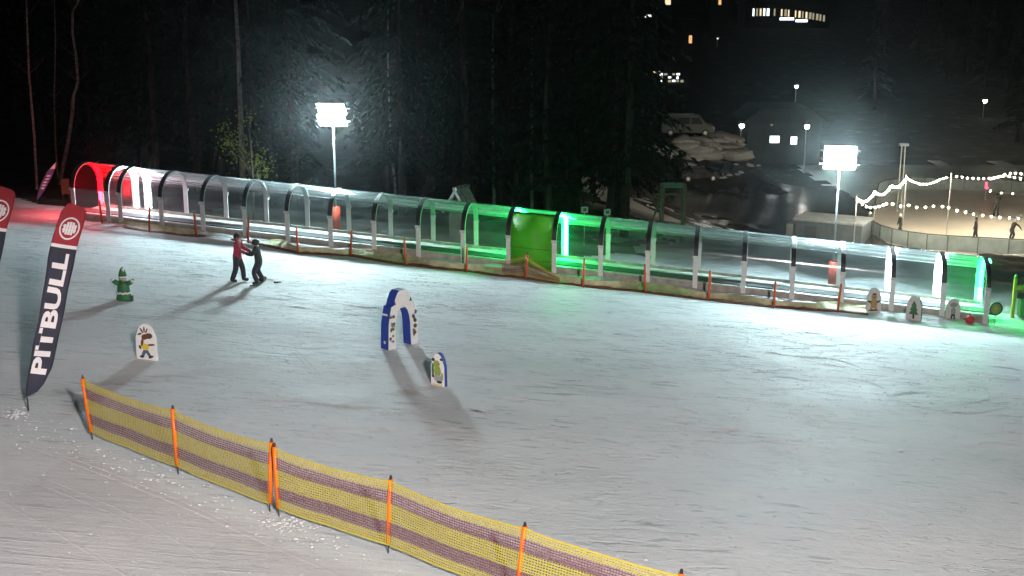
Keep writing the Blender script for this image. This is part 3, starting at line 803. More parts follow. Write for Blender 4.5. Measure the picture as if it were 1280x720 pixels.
GREEN = mat('green_foam', (0.022, 0.13, 0.045), 0.6, 0, 0.15, 5)
def elf():
    b = drop(at(155.5, 376)); t = thing('foam_figure', 'green foam figure with raised arms and pointed hat on the slope', 'foam figure', b, R(-8), 'foam figures on the practice slope')
    mb = MB(); prof = [(0.0, -0.05), (0.25, -0.03), (0.27, 0.1), (0.23, 0.22), (0.22, 0.34), (0.20, 0.55), (0.14, 0.66)]
    n = 16; rings = []
    for r, z in prof[1:]: rings.append([mb.vert((r*math.cos(2*math.pi*j/n)*1.0, r*0.7*math.sin(2*math.pi*j/n), z)) for j in range(n)])
    for a, c in zip(rings, rings[1:]):
        for j in range(n): mb.face((a[j], a[(j+1) % n], c[(j+1) % n], c[j]))
    mb.face(rings[0][::-1]); mb.face(rings[-1]); body = mb.build('body', GREEN, t, True)
    for s in (-1, 1):
        mb = MB(); mb.tube([(s*0.1, 0, 0.58), (s*0.22, -0.02, 0.60), (s*0.34, -0.03, 0.68), (s*0.38, -0.03, 0.74)], [0.085, 0.085, 0.075, 0.04], 10); a = mb.build('arm', GREEN, t, True)
        mb = MB(); mb.tube([(s*0.33, -0.03, 0.67), (s*0.375, -0.035, 0.73)], [0.083, 0.072], 10); mb.build('cuff', FOAMWHITE, a, True)
    mb = MB(); mb.ball((0, -0.01, 0.76), 0.125, 12, 8); hd = mb.build('head', mat('figure_face', (0.42, 0.36, 0.28), 0.6), t, True)
    mb = MB(); mb.tube([(0, 0, 0.80), (0, 0, 0.84)], [0.15, 0.145], 14); mb.build('hat_brim', FOAMWHITE, hd, True)
    mb = MB(); mb.tube([(0, 0, 0.83), (0, 0, 0.98), (0.015, 0, 1.08), (0.05, 0, 1.13)], [0.14, 0.11, 0.075, 0.03], 12); mb.build('hat', GREEN, hd, True)
    mb = MB(); mb.tube([(0.045, -0.04, 1.0), (0.05, -0.05, 1.08), (0.07, -0.03, 1.13)], [0.04, 0.05, 0.03], 8); mb.build('tassel', FOAMWHITE, hd, True)
    mb = MB(); n = 18
    pts = [(0.245*math.cos(2*math.pi*j/n), 0.18*math.sin(2*math.pi*j/n), 0.27+0.02*math.sin(3*j)) for j in range(n+1)]
    mb.tube(pts, 0.032, 8, 0, False); mb.build('belt', FOAMWHITE, t, True)
    mb = MB(); mb.ball((0.05, -0.125, 0.78), 0.02, 8, 5); mb.ball((-0.05, -0.125, 0.78), 0.02, 8, 5); mb.tube([(-0.06, -0.12, 0.71), (0, -0.135, 0.69), (0.06, -0.12, 0.71)], 0.014, 6); mb.build('face_print', BLACK, hd, True)
    mb = MB(); mb.obox((0.22, 0.03, 0.06), X*0.07, Y*0.09, Z*0.1); mb.build('foot', BLACK, t, bevel=0.03)
elf()

# red ball, round sign and control stand at the green end
q = drop(at(1212, 405))
t = thing('toy_ball', 'lumpy red ball on the snow at the green tunnel end', 'ball', q)
mb = MB(); mb.ball((0, 0, 0.19), 0.19, 16, 10, 0, (1, 1, 1), 0.25, 3); mb.build('shell', mat('red_ball', (0.6, 0.05, 0.06), 0.5), t, True)
mb = MB(); mb.tube([(0, 0, 0.36), (0, 0, 0.42)], [0.05, 0.03], 8); mb.build('valve', BLACK, t)
q = drop(at(1243, 406))
t = thing('round_sign', 'round green sign with dark rim on a stick at the green tunnel end', 'sign', q, R(6))
mb = MB(); mb.tube([(0, 0, -0.1), (0, 0, 0.5)], 0.02, 8); mb.build('stick', STEEL, t)
mb = MB(); mb.tube([(0, -0.03, 0.68), (0, 0.03, 0.68)], 0.24, 24); f_ = mb.build('disc', mat('round_sign_green', (0.20, 0.34, 0.14), 0.5), t)
mb = MB(); mb.tube([(0.25*math.cos(2*math.pi*j/24), -0.02, 0.68+0.25*math.sin(2*math.pi*j/24)) for j in range(25)], 0.03, 8, 0, False); mb.build('rim', BLACK, t, True)
mb = MB()
for ang in (0, 60, 120): mb.obox((0, -0.034, 0.68), Vector((math.cos(R(ang)), 0, math.sin(R(ang))))*0.14, Y*0.003, Vector((-math.sin(R(ang)), 0, math.cos(R(ang))))*0.02)
mb.build('star_print', ART['yellow'], f_)
q = drop(at(1272, 398))
YB = mat('yellow_machine_paint', (0.24, 0.19, 0.02), 0.5, 0, 0.15, 6)
t = thing('drive_unit', 'yellow steel drive unit of the conveyor at the tunnel end', 'machine', q, R(-10))
mb = MB(); mb.box(-0.28, -0.16, -0.1, 0.1, -0.1, 1.75); mb.build('post', YB, t, bevel=0.01)
mb = MB(); mb.box(-0.16, 0.6, -0.08, 0.08, 1.2, 1.42); mb.build('arm', YB, t, bevel=0.01)
mb = MB(); mb.box(0.0, 0.55, -0.25, 0.3, 0.1, 0.85); mb.build('cabinet', mat('green_machine_paint', (0.05, 0.16, 0.05), 0.5), t, bevel=0.02)
mb = MB(); mb.box(-0.14, 0.2, -0.16, -0.08, 0.9, 1.14); mb.build('control_panel', BLACK, t, bevel=0.01)
mb = MB(); mb.ball((-0.22, 0, 1.82), 0.07, 10, 6); mb.build('beacon', mat('beacon_green', (0.05, 0.4, 0.1), 0.3), t, True)

# ------------------------------------------------------------------ people
SKIN = mat('skin', (0.45, 0.26, 0.19), 0.55, 0, 0.05)
def skin_body(verts, edges, rads, root=0):
    me = bpy.data.meshes.new('sk'); me.from_pydata([tuple(v) for v in verts], edges, [])
    o = bpy.data.objects.new('sk', me); COL.objects.link(o)
    o.modifiers.new('s', 'SKIN')
    sv = me.skin_vertices[0].data
    for i, r in enumerate(rads): sv[i].radius = r if isinstance(r, tuple) else (r, r); sv[i].use_root = (i == root)
    su = o.modifiers.new('d', 'SUBSURF'); su.levels = 2; su.render_levels = 2
    dg = bpy.context.evaluated_depsgraph_get(); dg.update()
    m2 = bpy.data.meshes.new_from_object(o.evaluated_get(dg))
    vs = [v.co.copy() for v in m2.vertices]; fs = [tuple(p.vertices) for p in m2.polygons]
    bpy.data.objects.remove(o); bpy.data.meshes.remove(me); bpy.data.meshes.remove(m2)
    return vs, fs
def person(label, base, rz, J, jacket, trousers, head='helmet', headmat=None, scale=1.0, cat='person', boots=None, glove=None, group=None, marking=None, fingers=True):
    """J: dict of joints (x forward, y left, z up) in metres for a 1.72 m person"""
    t = thing('person', label, cat, base, rz, group); t.scale = (scale,)*3
    V, E, Rr = [], [], []
    idx = {}
    def add(n, r, par=None):
        idx[n] = len(V); V.append(Vector(J[n])); Rr.append(r)
        if par: E.append((idx[par], idx[n]))
    add('pelvis', (0.165, 0.145)); add('waist', (0.17, 0.145), 'pelvis'); add('chest', (0.21, 0.165), 'waist'); add('neck', (0.062, 0.062), 'chest')
    add('chin', (0.075, 0.08), 'neck'); add('head', (0.095, 0.11), 'chin'); add('crown', (0.06, 0.07), 'head')
    for s in ('l', 'r'):
        add('sh'+s, 0.10, 'chest'); add('el'+s, 0.076, 'sh'+s); add('wr'+s, 0.058, 'el'+s); add('ha'+s, 0.042, 'wr'+s)
        add('hip'+s, 0.13, 'pelvis'); add('kn'+s, 0.105, 'hip'+s); add('an'+s, 0.095, 'kn'+s); add('he'+s, 0.075, 'an'+s); add('to'+s, 0.06, 'he'+s)
    vs, fs = skin_body(V, E, Rr)
    mb = MB(); mats = [jacket, trousers, SKIN, boots or BLACK, glove or BLACK]
    for v in vs: mb.vert(v)
    keys = {'pelvis': 1, 'waist': 0, 'chest': 0, 'neck': 0, 'chin': 2, 'head': 2, 'crown': 2, 'shl': 0, 'shr': 0, 'ell': 0, 'elr': 0, 'wrl': 0, 'wrr': 0, 'hal': 4, 'har': 4,
            'hipl': 1, 'hipr': 1, 'knl': 1, 'knr': 1, 'anl': 1, 'anr': 1, 'hel': 3, 'her': 3, 'tol': 3, 'tor': 3}
    for f in fs:
        c = sum((vs[i] for i in f), Vector())/len(f)
        best, bm_ = 1e9, 0
        for n, mm in keys.items():
            dd = (c-Vector(J[n])).length - (0.06 if n in ('pelvis', 'waist') else 0)
            if n == 'pelvis' and c.z > J['pelvis'][2]-0.10: mm = 0
            if dd < best: best, bm_ = dd, mm
        mb.face(f, bm_)
    if fingers:
        for s in ('l', 'r'):
            h = Vector(J['ha'+s]); d = (h-Vector(J['wr'+s])).normalized(); sd = d.cross(Z).normalized(); up = sd.cross(d)
            for k, (o, ln) in enumerate(((-0.03, 0.075), (-0.01, 0.088), (0.01, 0.084), (0.03, 0.066))):
                p = h+sd*o+d*0.02; mb.tube([p, p+d*ln*0.55-up*0.008, p+d*ln*0.9-up*0.035], [0.013, 0.012, 0.009], 6, 4)
            p = h - sd*0.035 - d*0.02; mb.tube([p, p-sd*0.03+d*0.03, p-sd*0.035+d*0.065-up*0.01], [0.014, 0.013, 0.010], 6, 4)
    body = mb.build('body', mats, t, True)
    hc = Vector(J['head']); fw = Vector((1, 0, -0.1)).normalized()
    if head == 'helmet':
        mb = MB(); mb.ball(hc+Vector((-0.012, 0, 0.035)), 0.145, 14, 9, 0, (1.05, 0.95, 0.9)); mb.build('helmet', headmat or BLACK, t, True)
        mb = MB(); mb.tube([hc+Vector((0.115, y, 0.01)) - Vector((abs(y)*0.35, 0, 0)) for y in (-0.09, -0.05, 0, 0.05, 0.09)], 0.036, 8); mb.build('goggles', mat('goggle_lens', (0.02, 0.02, 0.03), 0.15), t, True)
    elif head == 'beanie':
        mb = MB(); mb.ball(hc+Vector((-0.015, 0, 0.05)), 0.128, 12, 8, 0, (1.05, 0.95, 0.95)); mb.ball(hc+Vector((-0.02, 0, 0.19)), 0.04, 8, 6); mb.build('beanie', headmat or BLACK, t, True)
    else:
        mb = MB(); mb.ball(hc+Vector((-0.03, 0, 0.03)), 0.122, 14, 9, 0, (1.0, 0.95, 1.0), 0.1); mb.build('hair', headmat or mat('dark_hair', (0.015, 0.012, 0.01), 0.6), t, True)
    mb = MB()
    nose = hc+Vector((0.105, 0, -0.02)); mb.ball(nose, 0.02, 8, 6, 0, (1, 0.7, 1.3))
    for s in (-1, 1):
        mb.ball(hc+Vector((0.09, s*0.035, 0.015)), 0.014, 8, 5, 1); mb.ball(hc+Vector((-0.005, s*0.102, -0.01)), 0.026, 8, 6, 0, (1, 0.5, 1.3))
    mb.tube([hc+Vector((0.088, -0.028, -0.075)), hc+Vector((0.1, 0, -0.078)), hc+Vector((0.088, 0.028, -0.075))], 0.009, 6, 2); mb.build('face', [SKIN, BLACK, mat('lips', (0.3, 0.1, 0.09), 0.5)], t, True)
    if marking:
        c = Vector(J['chest'])*0.6+Vector(J['waist'])*0.4
        mb = MB(); mb.obox(c+Vector((-0.165, 0.03, 0.05)), Vector((0.012, 0, 0)), Vector((0, 0.06, 0)), Vector((0, 0, 0.03))); mb.build('jacket_print', marking, t)
    return t
def joints(lean=0.0, bend=0.12, stride=0.1, wide=0.13, arms=None, crouch=0.0, wide_y=True):
    z0 = 0.93-crouch
    J = {'pelvis': (0, 0, z0), 'waist': (lean*0.35, 0, z0+0.20), 'chest': (lean*0.8, 0, z0+0.44), 'neck': (lean*1.0+0.01, 0, z0+0.575), 'chin': (lean*1.05+0.03, 0, z0+0.64), 'head': (lean*1.08+0.025, 0, z0+0.715), 'crown': (lean*1.08+0.01, 0, z0+0.79)}
    for s, sg in (('l', 1), ('r', -1)):
        cx = lean*0.85
        J['sh'+s] = (cx, sg*0.19, z0+0.50)
        a = (arms or {}).get(s, (0.02, 0.05, -0.28, 0.08, 0.02, -0.26))
        J['el'+s] = (cx+a[0], sg*(0.19+a[1]), z0+0.50+a[2])
        J['wr'+s] = (cx+a[0]+a[3], sg*(0.19+a[1]+a[4]), z0+0.50+a[2]+a[5])
        d = Vector((a[3], sg*a[4], a[5])).normalized()*0.085
        J['ha'+s] = tuple(Vector(J['wr'+s])+d)
        st = stride*sg
        J['hip'+s] = (0, sg*0.095, z0-0.06)
        J['kn'+s] = (st*0.5+bend, sg*(0.095+wide*0.4), 0.49-crouch*0.35)
        J['an'+s] = (st, sg*(0.095+wide*0.6), 0.11)
        J['he'+s] = (st-0.02, sg*(0.095+wide*0.6), 0.055)
        J['to'+s] = (st+0.19, sg*(0.095+wide*0.75), 0.05)
    return J
RED_J = mat('dark_red_jacket', (0.30, 0.014, 0.045), 0.7, 0, 0.2, 8)
BLK_J = mat('black_jacket', (0.022, 0.024, 0.028), 0.7, 0, 0.2, 8)
BLK_T = mat('dark_ski_trousers', (0.020, 0.020, 0.032), 0.75, 0, 0.2, 8)
pa, pb = drop(at(298, 352)), drop(at(325, 355))
dirv = pb-pa; ang = math.atan2(dirv.y, dirv.x)
gap = math.hypot(dirv.x, dirv.y)
reach = {'l': (0.16, 0.0, -0.22, 0.21, -0.06, -0.06), 'r': (0.14, 0.0, -0.23, 0.2, -0.06, -0.1)}
person('person in a dark red jacket holding both hands of the snowboarder', pa, ang, joints(0.03, 0.06, 0.16, 0.1, reach), RED_J, BLK_T, 'hair', scale=1.02)
sb = joints(0.08, 0.16, 0.0, 0.32, {'l': (0.12, 0.0, -0.22, 0.22, -0.04, 0.02), 'r': (0.12, 0.0, -0.22, 0.2, -0.02, 0.03)}, 0.09)
for k_ in sb: sb[k_] = (sb[k_][0], sb[k_][1], sb[k_][2]+0.05)
pt_ = person('person in a black jacket leaning on a snowboard with arms outstretched', pb, ang+math.pi, sb, BLK_J, BLK_T, 'helmet', scale=0.97, marking=FOAMWHITE)
bt = thing('snowboard', 'dark snowboard flat on the snow under the black jacketed rider', 'snowboard', pb + Z*0.012, ang+math.pi)
n = 24; pl = []
for j in range(n):
    a = 2*math.pi*j/n; yy = 0.72*math.sin(a); pl.append((0.06+0.135*(abs(math.cos(a))**0.45)*(1 if math.cos(a) > 0 else -1), yy))
mb = MB(); top = [mb.vert((x, y, 0.03 + 0.09*max(0, abs(y)-0.52)/0.2)) for x, y in pl]; bot = [mb.vert((x, y, 0.012 + 0.09*max(0, abs(y)-0.52)/0.2)) for x, y in pl]
mb.face(top); mb.face(bot[::-1])
for j in range(n): mb.face((top[j], bot[j], bot[(j+1) % n], top[(j+1) % n]))
mb.build('deck', mat('snowboard_print', (0.06, 0.07, 0.07), 0.4, 0, 0.6, 6), bt)
for s in (-1, 1):
    mb = MB(); mb.box(-0.06, 0.16, s*0.28-0.06, s*0.28+0.06, 0.032, 0.05); mb.tube([(-0.02, s*0.28-0.06, 0.05), (-0.06, s*0.28-0.05, 0.17), (-0.06, s*0.28+0.05, 0.17), (-0.02, s*0.28+0.06, 0.05)], 0.015, 6)
    mb.build('binding', BLACK, bt)
g = drop(at(347, 353.5))
t = thing('glove', 'small dark glove dropped on the snow beside the snowboard', 'glove', g, 0.6)
mb = MB(); mb.ball((0, 0, 0.035), 0.07, 12, 6, 0, (1.2, 0.85, 0.5)); mb.tube([(-0.06, 0, 0.03), (-0.13, 0, 0.03)], [0.045, 0.05], 8)
for k, o in enumerate((-0.045, -0.015, 0.015, 0.045)): mb.tube([(0.05, o, 0.035), (0.11, o*1.2, 0.035), (0.15, o*1.3, 0.02)], [0.018, 0.016, 0.01], 6)
mb.tube([(0, 0.05, 0.03), (0.05, 0.1, 0.03)], [0.02, 0.012], 6); mb.build('shell', BLACK, t, True)

# ------------------------------------------------------------------ snow crumbs
def crumbs():
    mb = MB(); rnd = random.Random(3)
    def add(px, py, r):
        q = at(px, py)
        mb.ball((q.x, q.y, ground(q.x, q.y)+r*0.2), r, 6, 4, 0, (rnd.uniform(0.8, 1.6), rnd.uniform(0.8, 1.3), 0.55), 0.6, rnd.random()*50)
    for k in range(330):
        tt = rnd.random(); px = 20+420*tt + rnd.gauss(0, 22); py = 535 + 150*tt + 14*rnd.gauss(0, 1)
        add(px, py, rnd.uniform(0.008, 0.028)*(1 if rnd.random() < 0.9 else 1.8))
    for k in range(70): add(355+rnd.gauss(0, 14), 655+rnd.gauss(0, 6), rnd.uniform(0.012, 0.04))
    for k in range(40): add(20+rnd.gauss(0, 9), 516+rnd.gauss(0, 4), rnd.uniform(0.015, 0.045))
    for k in range(260): add(rnd.uniform(0, 1280), rnd.uniform(400, 715), rnd.uniform(0.008, 0.022)*(1 if rnd.random() < 0.9 else 1.7))
    for k in range(120): add(1010+rnd.gauss(0, 35), 510+rnd.gauss(0, 45), rnd.uniform(0.01, 0.025))
    for k in range(160): add(1180+rnd.gauss(0, 60), 480+rnd.gauss(0, 40), rnd.uniform(0.010, 0.03))
    kind(mb.build('snow_crumbs', SNOW, None, True), 'stuff')
crumbs()
# ski tracks: pairs of shallow grooves with thrown-up rims pressed into the snow
def tracks():
    mb = MB(); rnd = random.Random(11)
    def groove(p0, p1, w, h, bend=0.0):
        a, b = at(*p0), at(*p1); n = max(8, int((b-a).length/0.12)); d = (b-a); d.z = 0; d.normalize(); s = Vector((-d.y, d.x, 0))
        rows = []
        for i in range(n+1):
            t = i/n; c = a.lerp(b, t) + s*(bend*math.sin(math.pi*t) + 0.03*noise.noise(Vector((t*n*0.08, p0[0], 0))))
            f = (math.sin(math.pi*min(1, max(0, t)))**0.4)*(0.55+0.8*abs(noise.noise(Vector((i*0.13, p0[1], 3)))))
            row = []
            for o, z in ((-w, -0.01), (-w*0.55, h*f), (-w*0.2, 0.004), (w*0.2, 0.004), (w*0.55, h*f*0.8), (w, -0.01)):
                q = c+s*o; row.append(mb.vert((q.x, q.y, ground(q.x, q.y)+z)))
            rows.append(row)
        for r0, r1 in zip(rows, rows[1:]):
            for j in range(5): mb.face((r0[j], r0[j+1], r1[j+1], r1[j]))
    groove((-20, 538), (430, 722), 0.06, 0.022, 0.15); groove((40, 555), (330, 672), 0.05, 0.018, 0.1); groove((10, 590), (170, 655), 0.05, 0.014)
    groove((60, 600), (300, 725), 0.05, 0.012, 0.2); groove((-10, 620), (160, 720), 0.05, 0.012)
    groove((364, 438), (398, 472), 0.035, 0.02); groove((372, 437), (405, 474), 0.035, 0.02)
    groove((715, 574), (745, 582), 0.03, 0.02); groove((590, 594), (618, 600), 0.03, 0.014); groove((895, 618), (980, 621), 0.03, 0.015)
    for k in range(110):
        x = rnd.uniform(330, 1270); y = rnd.uniform(385, 560)*1.0
        if y < 306+0.117*(x-360)+26: continue
        a = R(rnd.uniform(-14, 16) if x < 1050 else rnd.uniform(-35, 30)); L_ = rnd.uniform(20, 90)
        groove((x-L_*math.cos(a)/2, y-L_*math.sin(a)*0.4), (x+L_*math.cos(a)/2, y+L_*math.sin(a)*0.4), rnd.uniform(0.04, 0.08), rnd.uniform(0.012, 0.035), rnd.uniform(-0.5, 0.5))
    for k in range(60):
        x = rnd.uniform(220, 1270); y = 306+0.114*(x-360) + rnd.uniform(24, 80)
        a = R(rnd.uniform(-4, 14)); L_ = rnd.uniform(12, 50)
        groove((x-L_/2, y-L_*math.sin(a)*0.4), (x+L_/2, y+L_*math.sin(a)*0.4), rnd.uniform(0.06, 0.12), rnd.uniform(0.02, 0.05), rnd.uniform(-0.3, 0.3))
    kind(mb.build('snow_tracks', SNOW, None, True), 'structure')
tracks()

# ------------------------------------------------------------------ trees
BARK = mat('spruce_bark', (0.034, 0.027, 0.021), 0.9, 0, 0.4, 6, 0.5, spec=0.1)
NEEDLE = mat('spruce_needles', (0.010, 0.021, 0.012), 0.9, 0, 0.4, 0.9, trans=0.25, spec=0.05)
BIRCH = mat('birch_bark', (0.20, 0.19, 0.17), 0.8, 0, 0.6, 7, 0.3)
TWIG = mat('dark_twigs', (0.05, 0.04, 0.03), 0.9, 0, 0.3, 5)
LEAF = mat('yellow_green_leaves', (0.26, 0.30, 0.05), 0.7, 0, 0.4, 3, trans=0.35)
def spruce_meshes(seed, H):
    rnd = random.Random(seed); mb = MB()
    pts = [(0.12*math.sin(i*0.9+seed), 0.12*math.cos(i*0.7), -0.4+(H+0.4)*i/8) for i in range(9)]
    mb.tube(pts, [0.24*(1-i/8.6) + 0.02 for i in range(9)], 8)
    tr = mb
    mb = MB(); z = H*rnd.uniform(0.12, 0.2)
    while z < H-0.2:
        f = z/H; Rb = (0.23*H*(1-f)**0.75)*rnd.uniform(0.75, 1.1) + 0.2
        for k in range(rnd.randint(5, 8)):
            if rnd.random() < 0.12: continue
            a = rnd.uniform(0, 2*math.pi); L_ = Rb*rnd.uniform(0.55, 1.1); d = Vector((math.cos(a), math.sin(a), 0)); s = Vector((-d.y, d.x, 0))
            nseg = max(3, int(L_/0.45)); prev = None
            for i in range(nseg+1):
                u = i/nseg; p = d*(L_*u+0.1) + Z*(z + 0.12*L_*u - 0.42*L_*u*u)
                if prev is not None:
                    wd = 0.42*(1-0.6*u)*min(1, L_)
                    for sg in (-1, 1):
                        for q in range(2):
                            o = prev.lerp(p, rnd.random()); tip = o + s*sg*wd*rnd.uniform(0.5, 1.2) + d*rnd.uniform(0.05, 0.4) - Z*rnd.uniform(0.08, 0.42)
                            wv = (d*rnd.uniform(0.05, 0.12) + Z*rnd.uniform(-0.07, 0.07))
                            mb.tri(o-wv, o+wv, tip)
                    mb.tri(prev+s*0.05, prev-s*0.05, p)
                prev = p
        z += rnd.uniform(0.28, 0.5)*(1 if f < 0.7 else 0.7)
    for k in range(10):
        a = rnd.uniform(0, 6.28); mb.tri((0.05*math.cos(a), 0.05*math.sin(a), H-0.9), (-0.05*math.cos(a), -0.05*math.sin(a), H-0.9), (0.2*math.cos(a*2), 0.2*math.sin(a*2), H-0.1+0.3*rnd.random()))
    return tr, mb
SPRUCES = []
for i, H in enumerate((15, 18, 21, 13)):
    tr, cr = spruce_meshes(20+i, H)
    SPRUCES.append((tr, cr, H))
protos = {}
def spruce(i, x, y, label, group, sc=1.0):
    loc = Vector((x, y, ground(x, y)-0.05)); rz = random.uniform(0, 6.28)
    if i not in protos:
        t = thing('spruce_tree', label, 'tree', loc, rz, group); t.scale = (sc,)*3
        SPRUCES[i][0].build('trunk', BARK, t, True); SPRUCES[i][1].build('crown', NEEDLE, t)
        protos[i] = t; return t
    return dup(protos[i], loc, rz, label, (sc,)*3, group)
rnd = random.Random(41)
placed = []
def try_place(x, y, dmin):
    if any((x-a)**2+(y-b)**2 < dmin*dmin for a, b in placed): return False
    placed.append((x, y)); return True
mastp = [drop(at(421, 291)), drop(at(1040, 361))]
cnt = 0
while cnt < 34:
    x = rnd.uniform(-26, 9); l = rnd.uniform(13, 28)
    y = P0.y + (l - (x-P0.x)*PE.x)/PE.y
    if x*F/(y*CP) > 150 or -285 < x*F/(y*CP) < -165: continue
    if x*F/(y*CP) < -490 and l < 17: continue
    if (Vector((x, y, 0))-Vector((mastp[0].x, mastp[0].y, 0))).length < 5: continue
    if at_depth(640, 0, 1) is None: continue
    if not try_place(x, y, 2.9): continue
    spruce(rnd.randrange(4), x, y, 'dark spruce at the unlit forest edge behind the clear tunnel', 'spruces at the forest edge', rnd.uniform(0.85, 1.15)); cnt += 1
cnt = 0
while cnt < 46:
    x = rnd.uniform(-48, 12); y = rnd.uniform(84, 130)
    if x*F/(y*CP) > 150 or -275 < x*F/(y*CP) < -175: continue
    if not try_place(x, y, 3.6): continue
    spruce(rnd.randrange(4), x, y, 'black spruce deep in the forest, hardly visible in the dark', 'spruces deep in the forest', rnd.uniform(0.9, 1.3)); cnt += 1
cnt = 0
while cnt < 40:
    x = rnd.uniform(-20, 150); y = rnd.uniform(165, 330)
    pxx = 640 + F*x/(y*CP)
    if 780 < pxx < 1060 and y < 345: continue
    if not try_place(x, y, 7): continue
    spruce(rnd.randrange(4), x, y, 'far black spruce on the hillside across the valley', 'spruces across the valley', rnd.uniform(0.8, 1.1)); cnt += 1

def birch(label, pxs, depth_l, r0, seed, branches=7, group='bare pale trunks in the forest'):
    """pxs: trunk line traced as pixels at one depth; real tapered trunk with bare limbs"""
    r_ = random.Random(seed)
    p0 = on_ground(*pxs[0]); d = (p0-CAM).dot(Vector((0, CP, -SP)))
    t = thing('birch_tree', label, 'tree', p0, 0, group)
    pts = [Vector((0, 0, -0.3))]
    for i, (x, y) in enumerate(pxs):
        q = at_depth(x, y, d) - p0
        pts.append(Vector((q.x, q.y + 0.25*math.sin(i*1.3+seed) - q.z*0.2, q.z)))
    rad = [r0*(1-0.7*i/len(pts)) for i in range(len(pts))]
    mb = MB(); mb.tube(pts, rad, 8)
    for k in range(branches):
        i = r_.randint(len(pts)//2, len(pts)-1); a = r_.uniform(0, 6.28); L_ = r_.uniform(0.8, 2.2); q = pts[i]
        e = q + Vector((math.cos(a)*L_*0.6, math.sin(a)*L_*0.6, L_*0.6))
        mid = q.lerp(e, 0.5)+Vector((0, 0, -0.08))
        mb.tube([q, mid, e], [0.035, 0.022, 0.008], 5, 1)
        for m in range(4):
            f = mid.lerp(e, m/3); b = r_.uniform(0, 6.28); mb.tube([f, f+Vector((math.cos(b)*0.4, math.sin(b)*0.4, 0.35))], [0.012, 0.004], 4, 1)
    mb.build('trunk', [BIRCH, TWIG], t, True)
birch('crooked pale birch trunk rising above the feather flag', [(72, 232), (86, 182), (97, 140), (101, 118), (106, 100), (104, 70), (102, 40), (106, 14), (118, -6), (130, -30)], 60, 0.13, 1)
birch('thin straight pale trunk at the far left of the forest', [(44, 238), (48, 165), (49, 90), (50, 20), (50, -30)], 62, 0.09, 2)
birch('slender dark trunk between the crooked birch and the straight one', [(72, 224), (74, 182), (76, 120), (80, 50), (82, -20)], 64, 0.07, 3)
birch('slim bent trunk behind the middle of the clear tunnel', [(494, 262), (495, 232), (491, 190), (489, 150), (488, 90), (490, 10)], 66, 0.09, 4)
birch('pale trunk left of the floodlit branches behind the tunnel', [(305, 250), (305, 190), (304, 120), (305, 60), (305, -20)], 64, 0.20, 5)
birch('dark upright trunk behind the green door', [(618, 272), (617, 200), (616, 120), (617, 20)], 70, 0.12, 6)
birch('pale trunk right of the green door', [(665, 268), (664, 200), (665, 120), (664, 30)], 70, 0.12, 7)

def bush(label, px, py, depth, seed, n=420, spread=1.0, m=LEAF):
    r_ = random.Random(seed)
    base = on_ground(px, py)
    d = (base-CAM).dot(Vector((0, CP, -SP)))
    t = thing('leafy_tree', label, 'tree', base)
    mb = MB(); mb2 = MB()
    c = [at_depth(x, y, d) - base for x, y in depth]
    trunk = [Vector((0, 0, -0.3))]
    top = max(v.z for v in c)
    mb.tube([(0, 0, -0.3), (0.1, 0, top*0.5), (0.05, 0, top*0.95)], [0.09, 0.06, 0.02], 7)
    for v in c: mb.tube([(0.08, 0, max(0.4, v.z-1.4)), v], [0.04, 0.012], 5)
    mb.build('trunk', TWIG, t, True)
    for k in range(n):
        v = r_.choice(c); o = Vector((r_.gauss(0, 0.34), r_.gauss(0, 0.4), r_.gauss(0, 0.38)))*spread + v
        a = Vector((r_.uniform(-1, 1), r_.uniform(-1, 1), r_.uniform(-1, 1))).normalized()*0.075; b = a.cross(Vector((r_.uniform(-1, 1), r_.uniform(-1, 1), r_.uniform(-1, 1)))).normalized()*0.045
        mb2.quad(o-a, o-b, o+a, o+b)
    mb2.build('crown', m, t)
bush('young tree with yellow green leaves catching light above the tunnel', 316, 277, [(284, 165), (290, 178), (296, 184), (300, 190), (306, 196), (318, 200), (324, 205), (330, 208), (322, 214), (310, 150)], 3, 520)
bush('low dark leafy bush behind the tunnel left of the bright mast', 372, 258, [(350, 225), (362, 215), (380, 205), (372, 190), (390, 222)], 8, 420, 1.2, mat('dull_leaves', (0.05, 0.07, 0.03), 0.8, 0, 0.3, 3, trans=0.2))

# ------------------------------------------------------------------ small things behind the tunnel
q = on_ground(577, 300)
d = (q-CAM).dot(Vector((0, CP, -SP)))
t = thing('bird_house', 'small peaked wooden hut with snowy roof behind the tunnel', 'hut', q, math.atan2(AXH.y, AXH.x)-0.3)
hz = (at_depth(577, 233, d)-q).z; wd = 0.5
mb = MB(); mb.box(-wd*0.8, wd*0.8, -0.5, 0.5, -0.2, hz-1.0); mb.prism([(-wd*0.8, hz-1.0), (wd*0.8, hz-1.0), (0, hz-0.12)], (0, 0.5, 0), X, Z, -Y, 1.0); mb.build('wall', DARKWOOD, t)
mb = MB()
for s in (-1, 1): mb.obox((s*0.30, 0, hz-0.52), Vector((s*0.40, 0, -0.62)), Y*0.62, Vector((0.05, 0, s*0.04)))
mb.build('roof', mat('snowy_shingles', (0.30, 0.31, 0.30), 0.8, 0, 0.6, 4, 0.4), t)
mb = MB(); mb.prism([(-0.16, hz-0.92), (0.16, hz-0.92), (0, hz-0.55)], (0.05, -0.51, 0), X, Z, -Y, 0.02); mb.build('sign_triangle', WHITE, t)

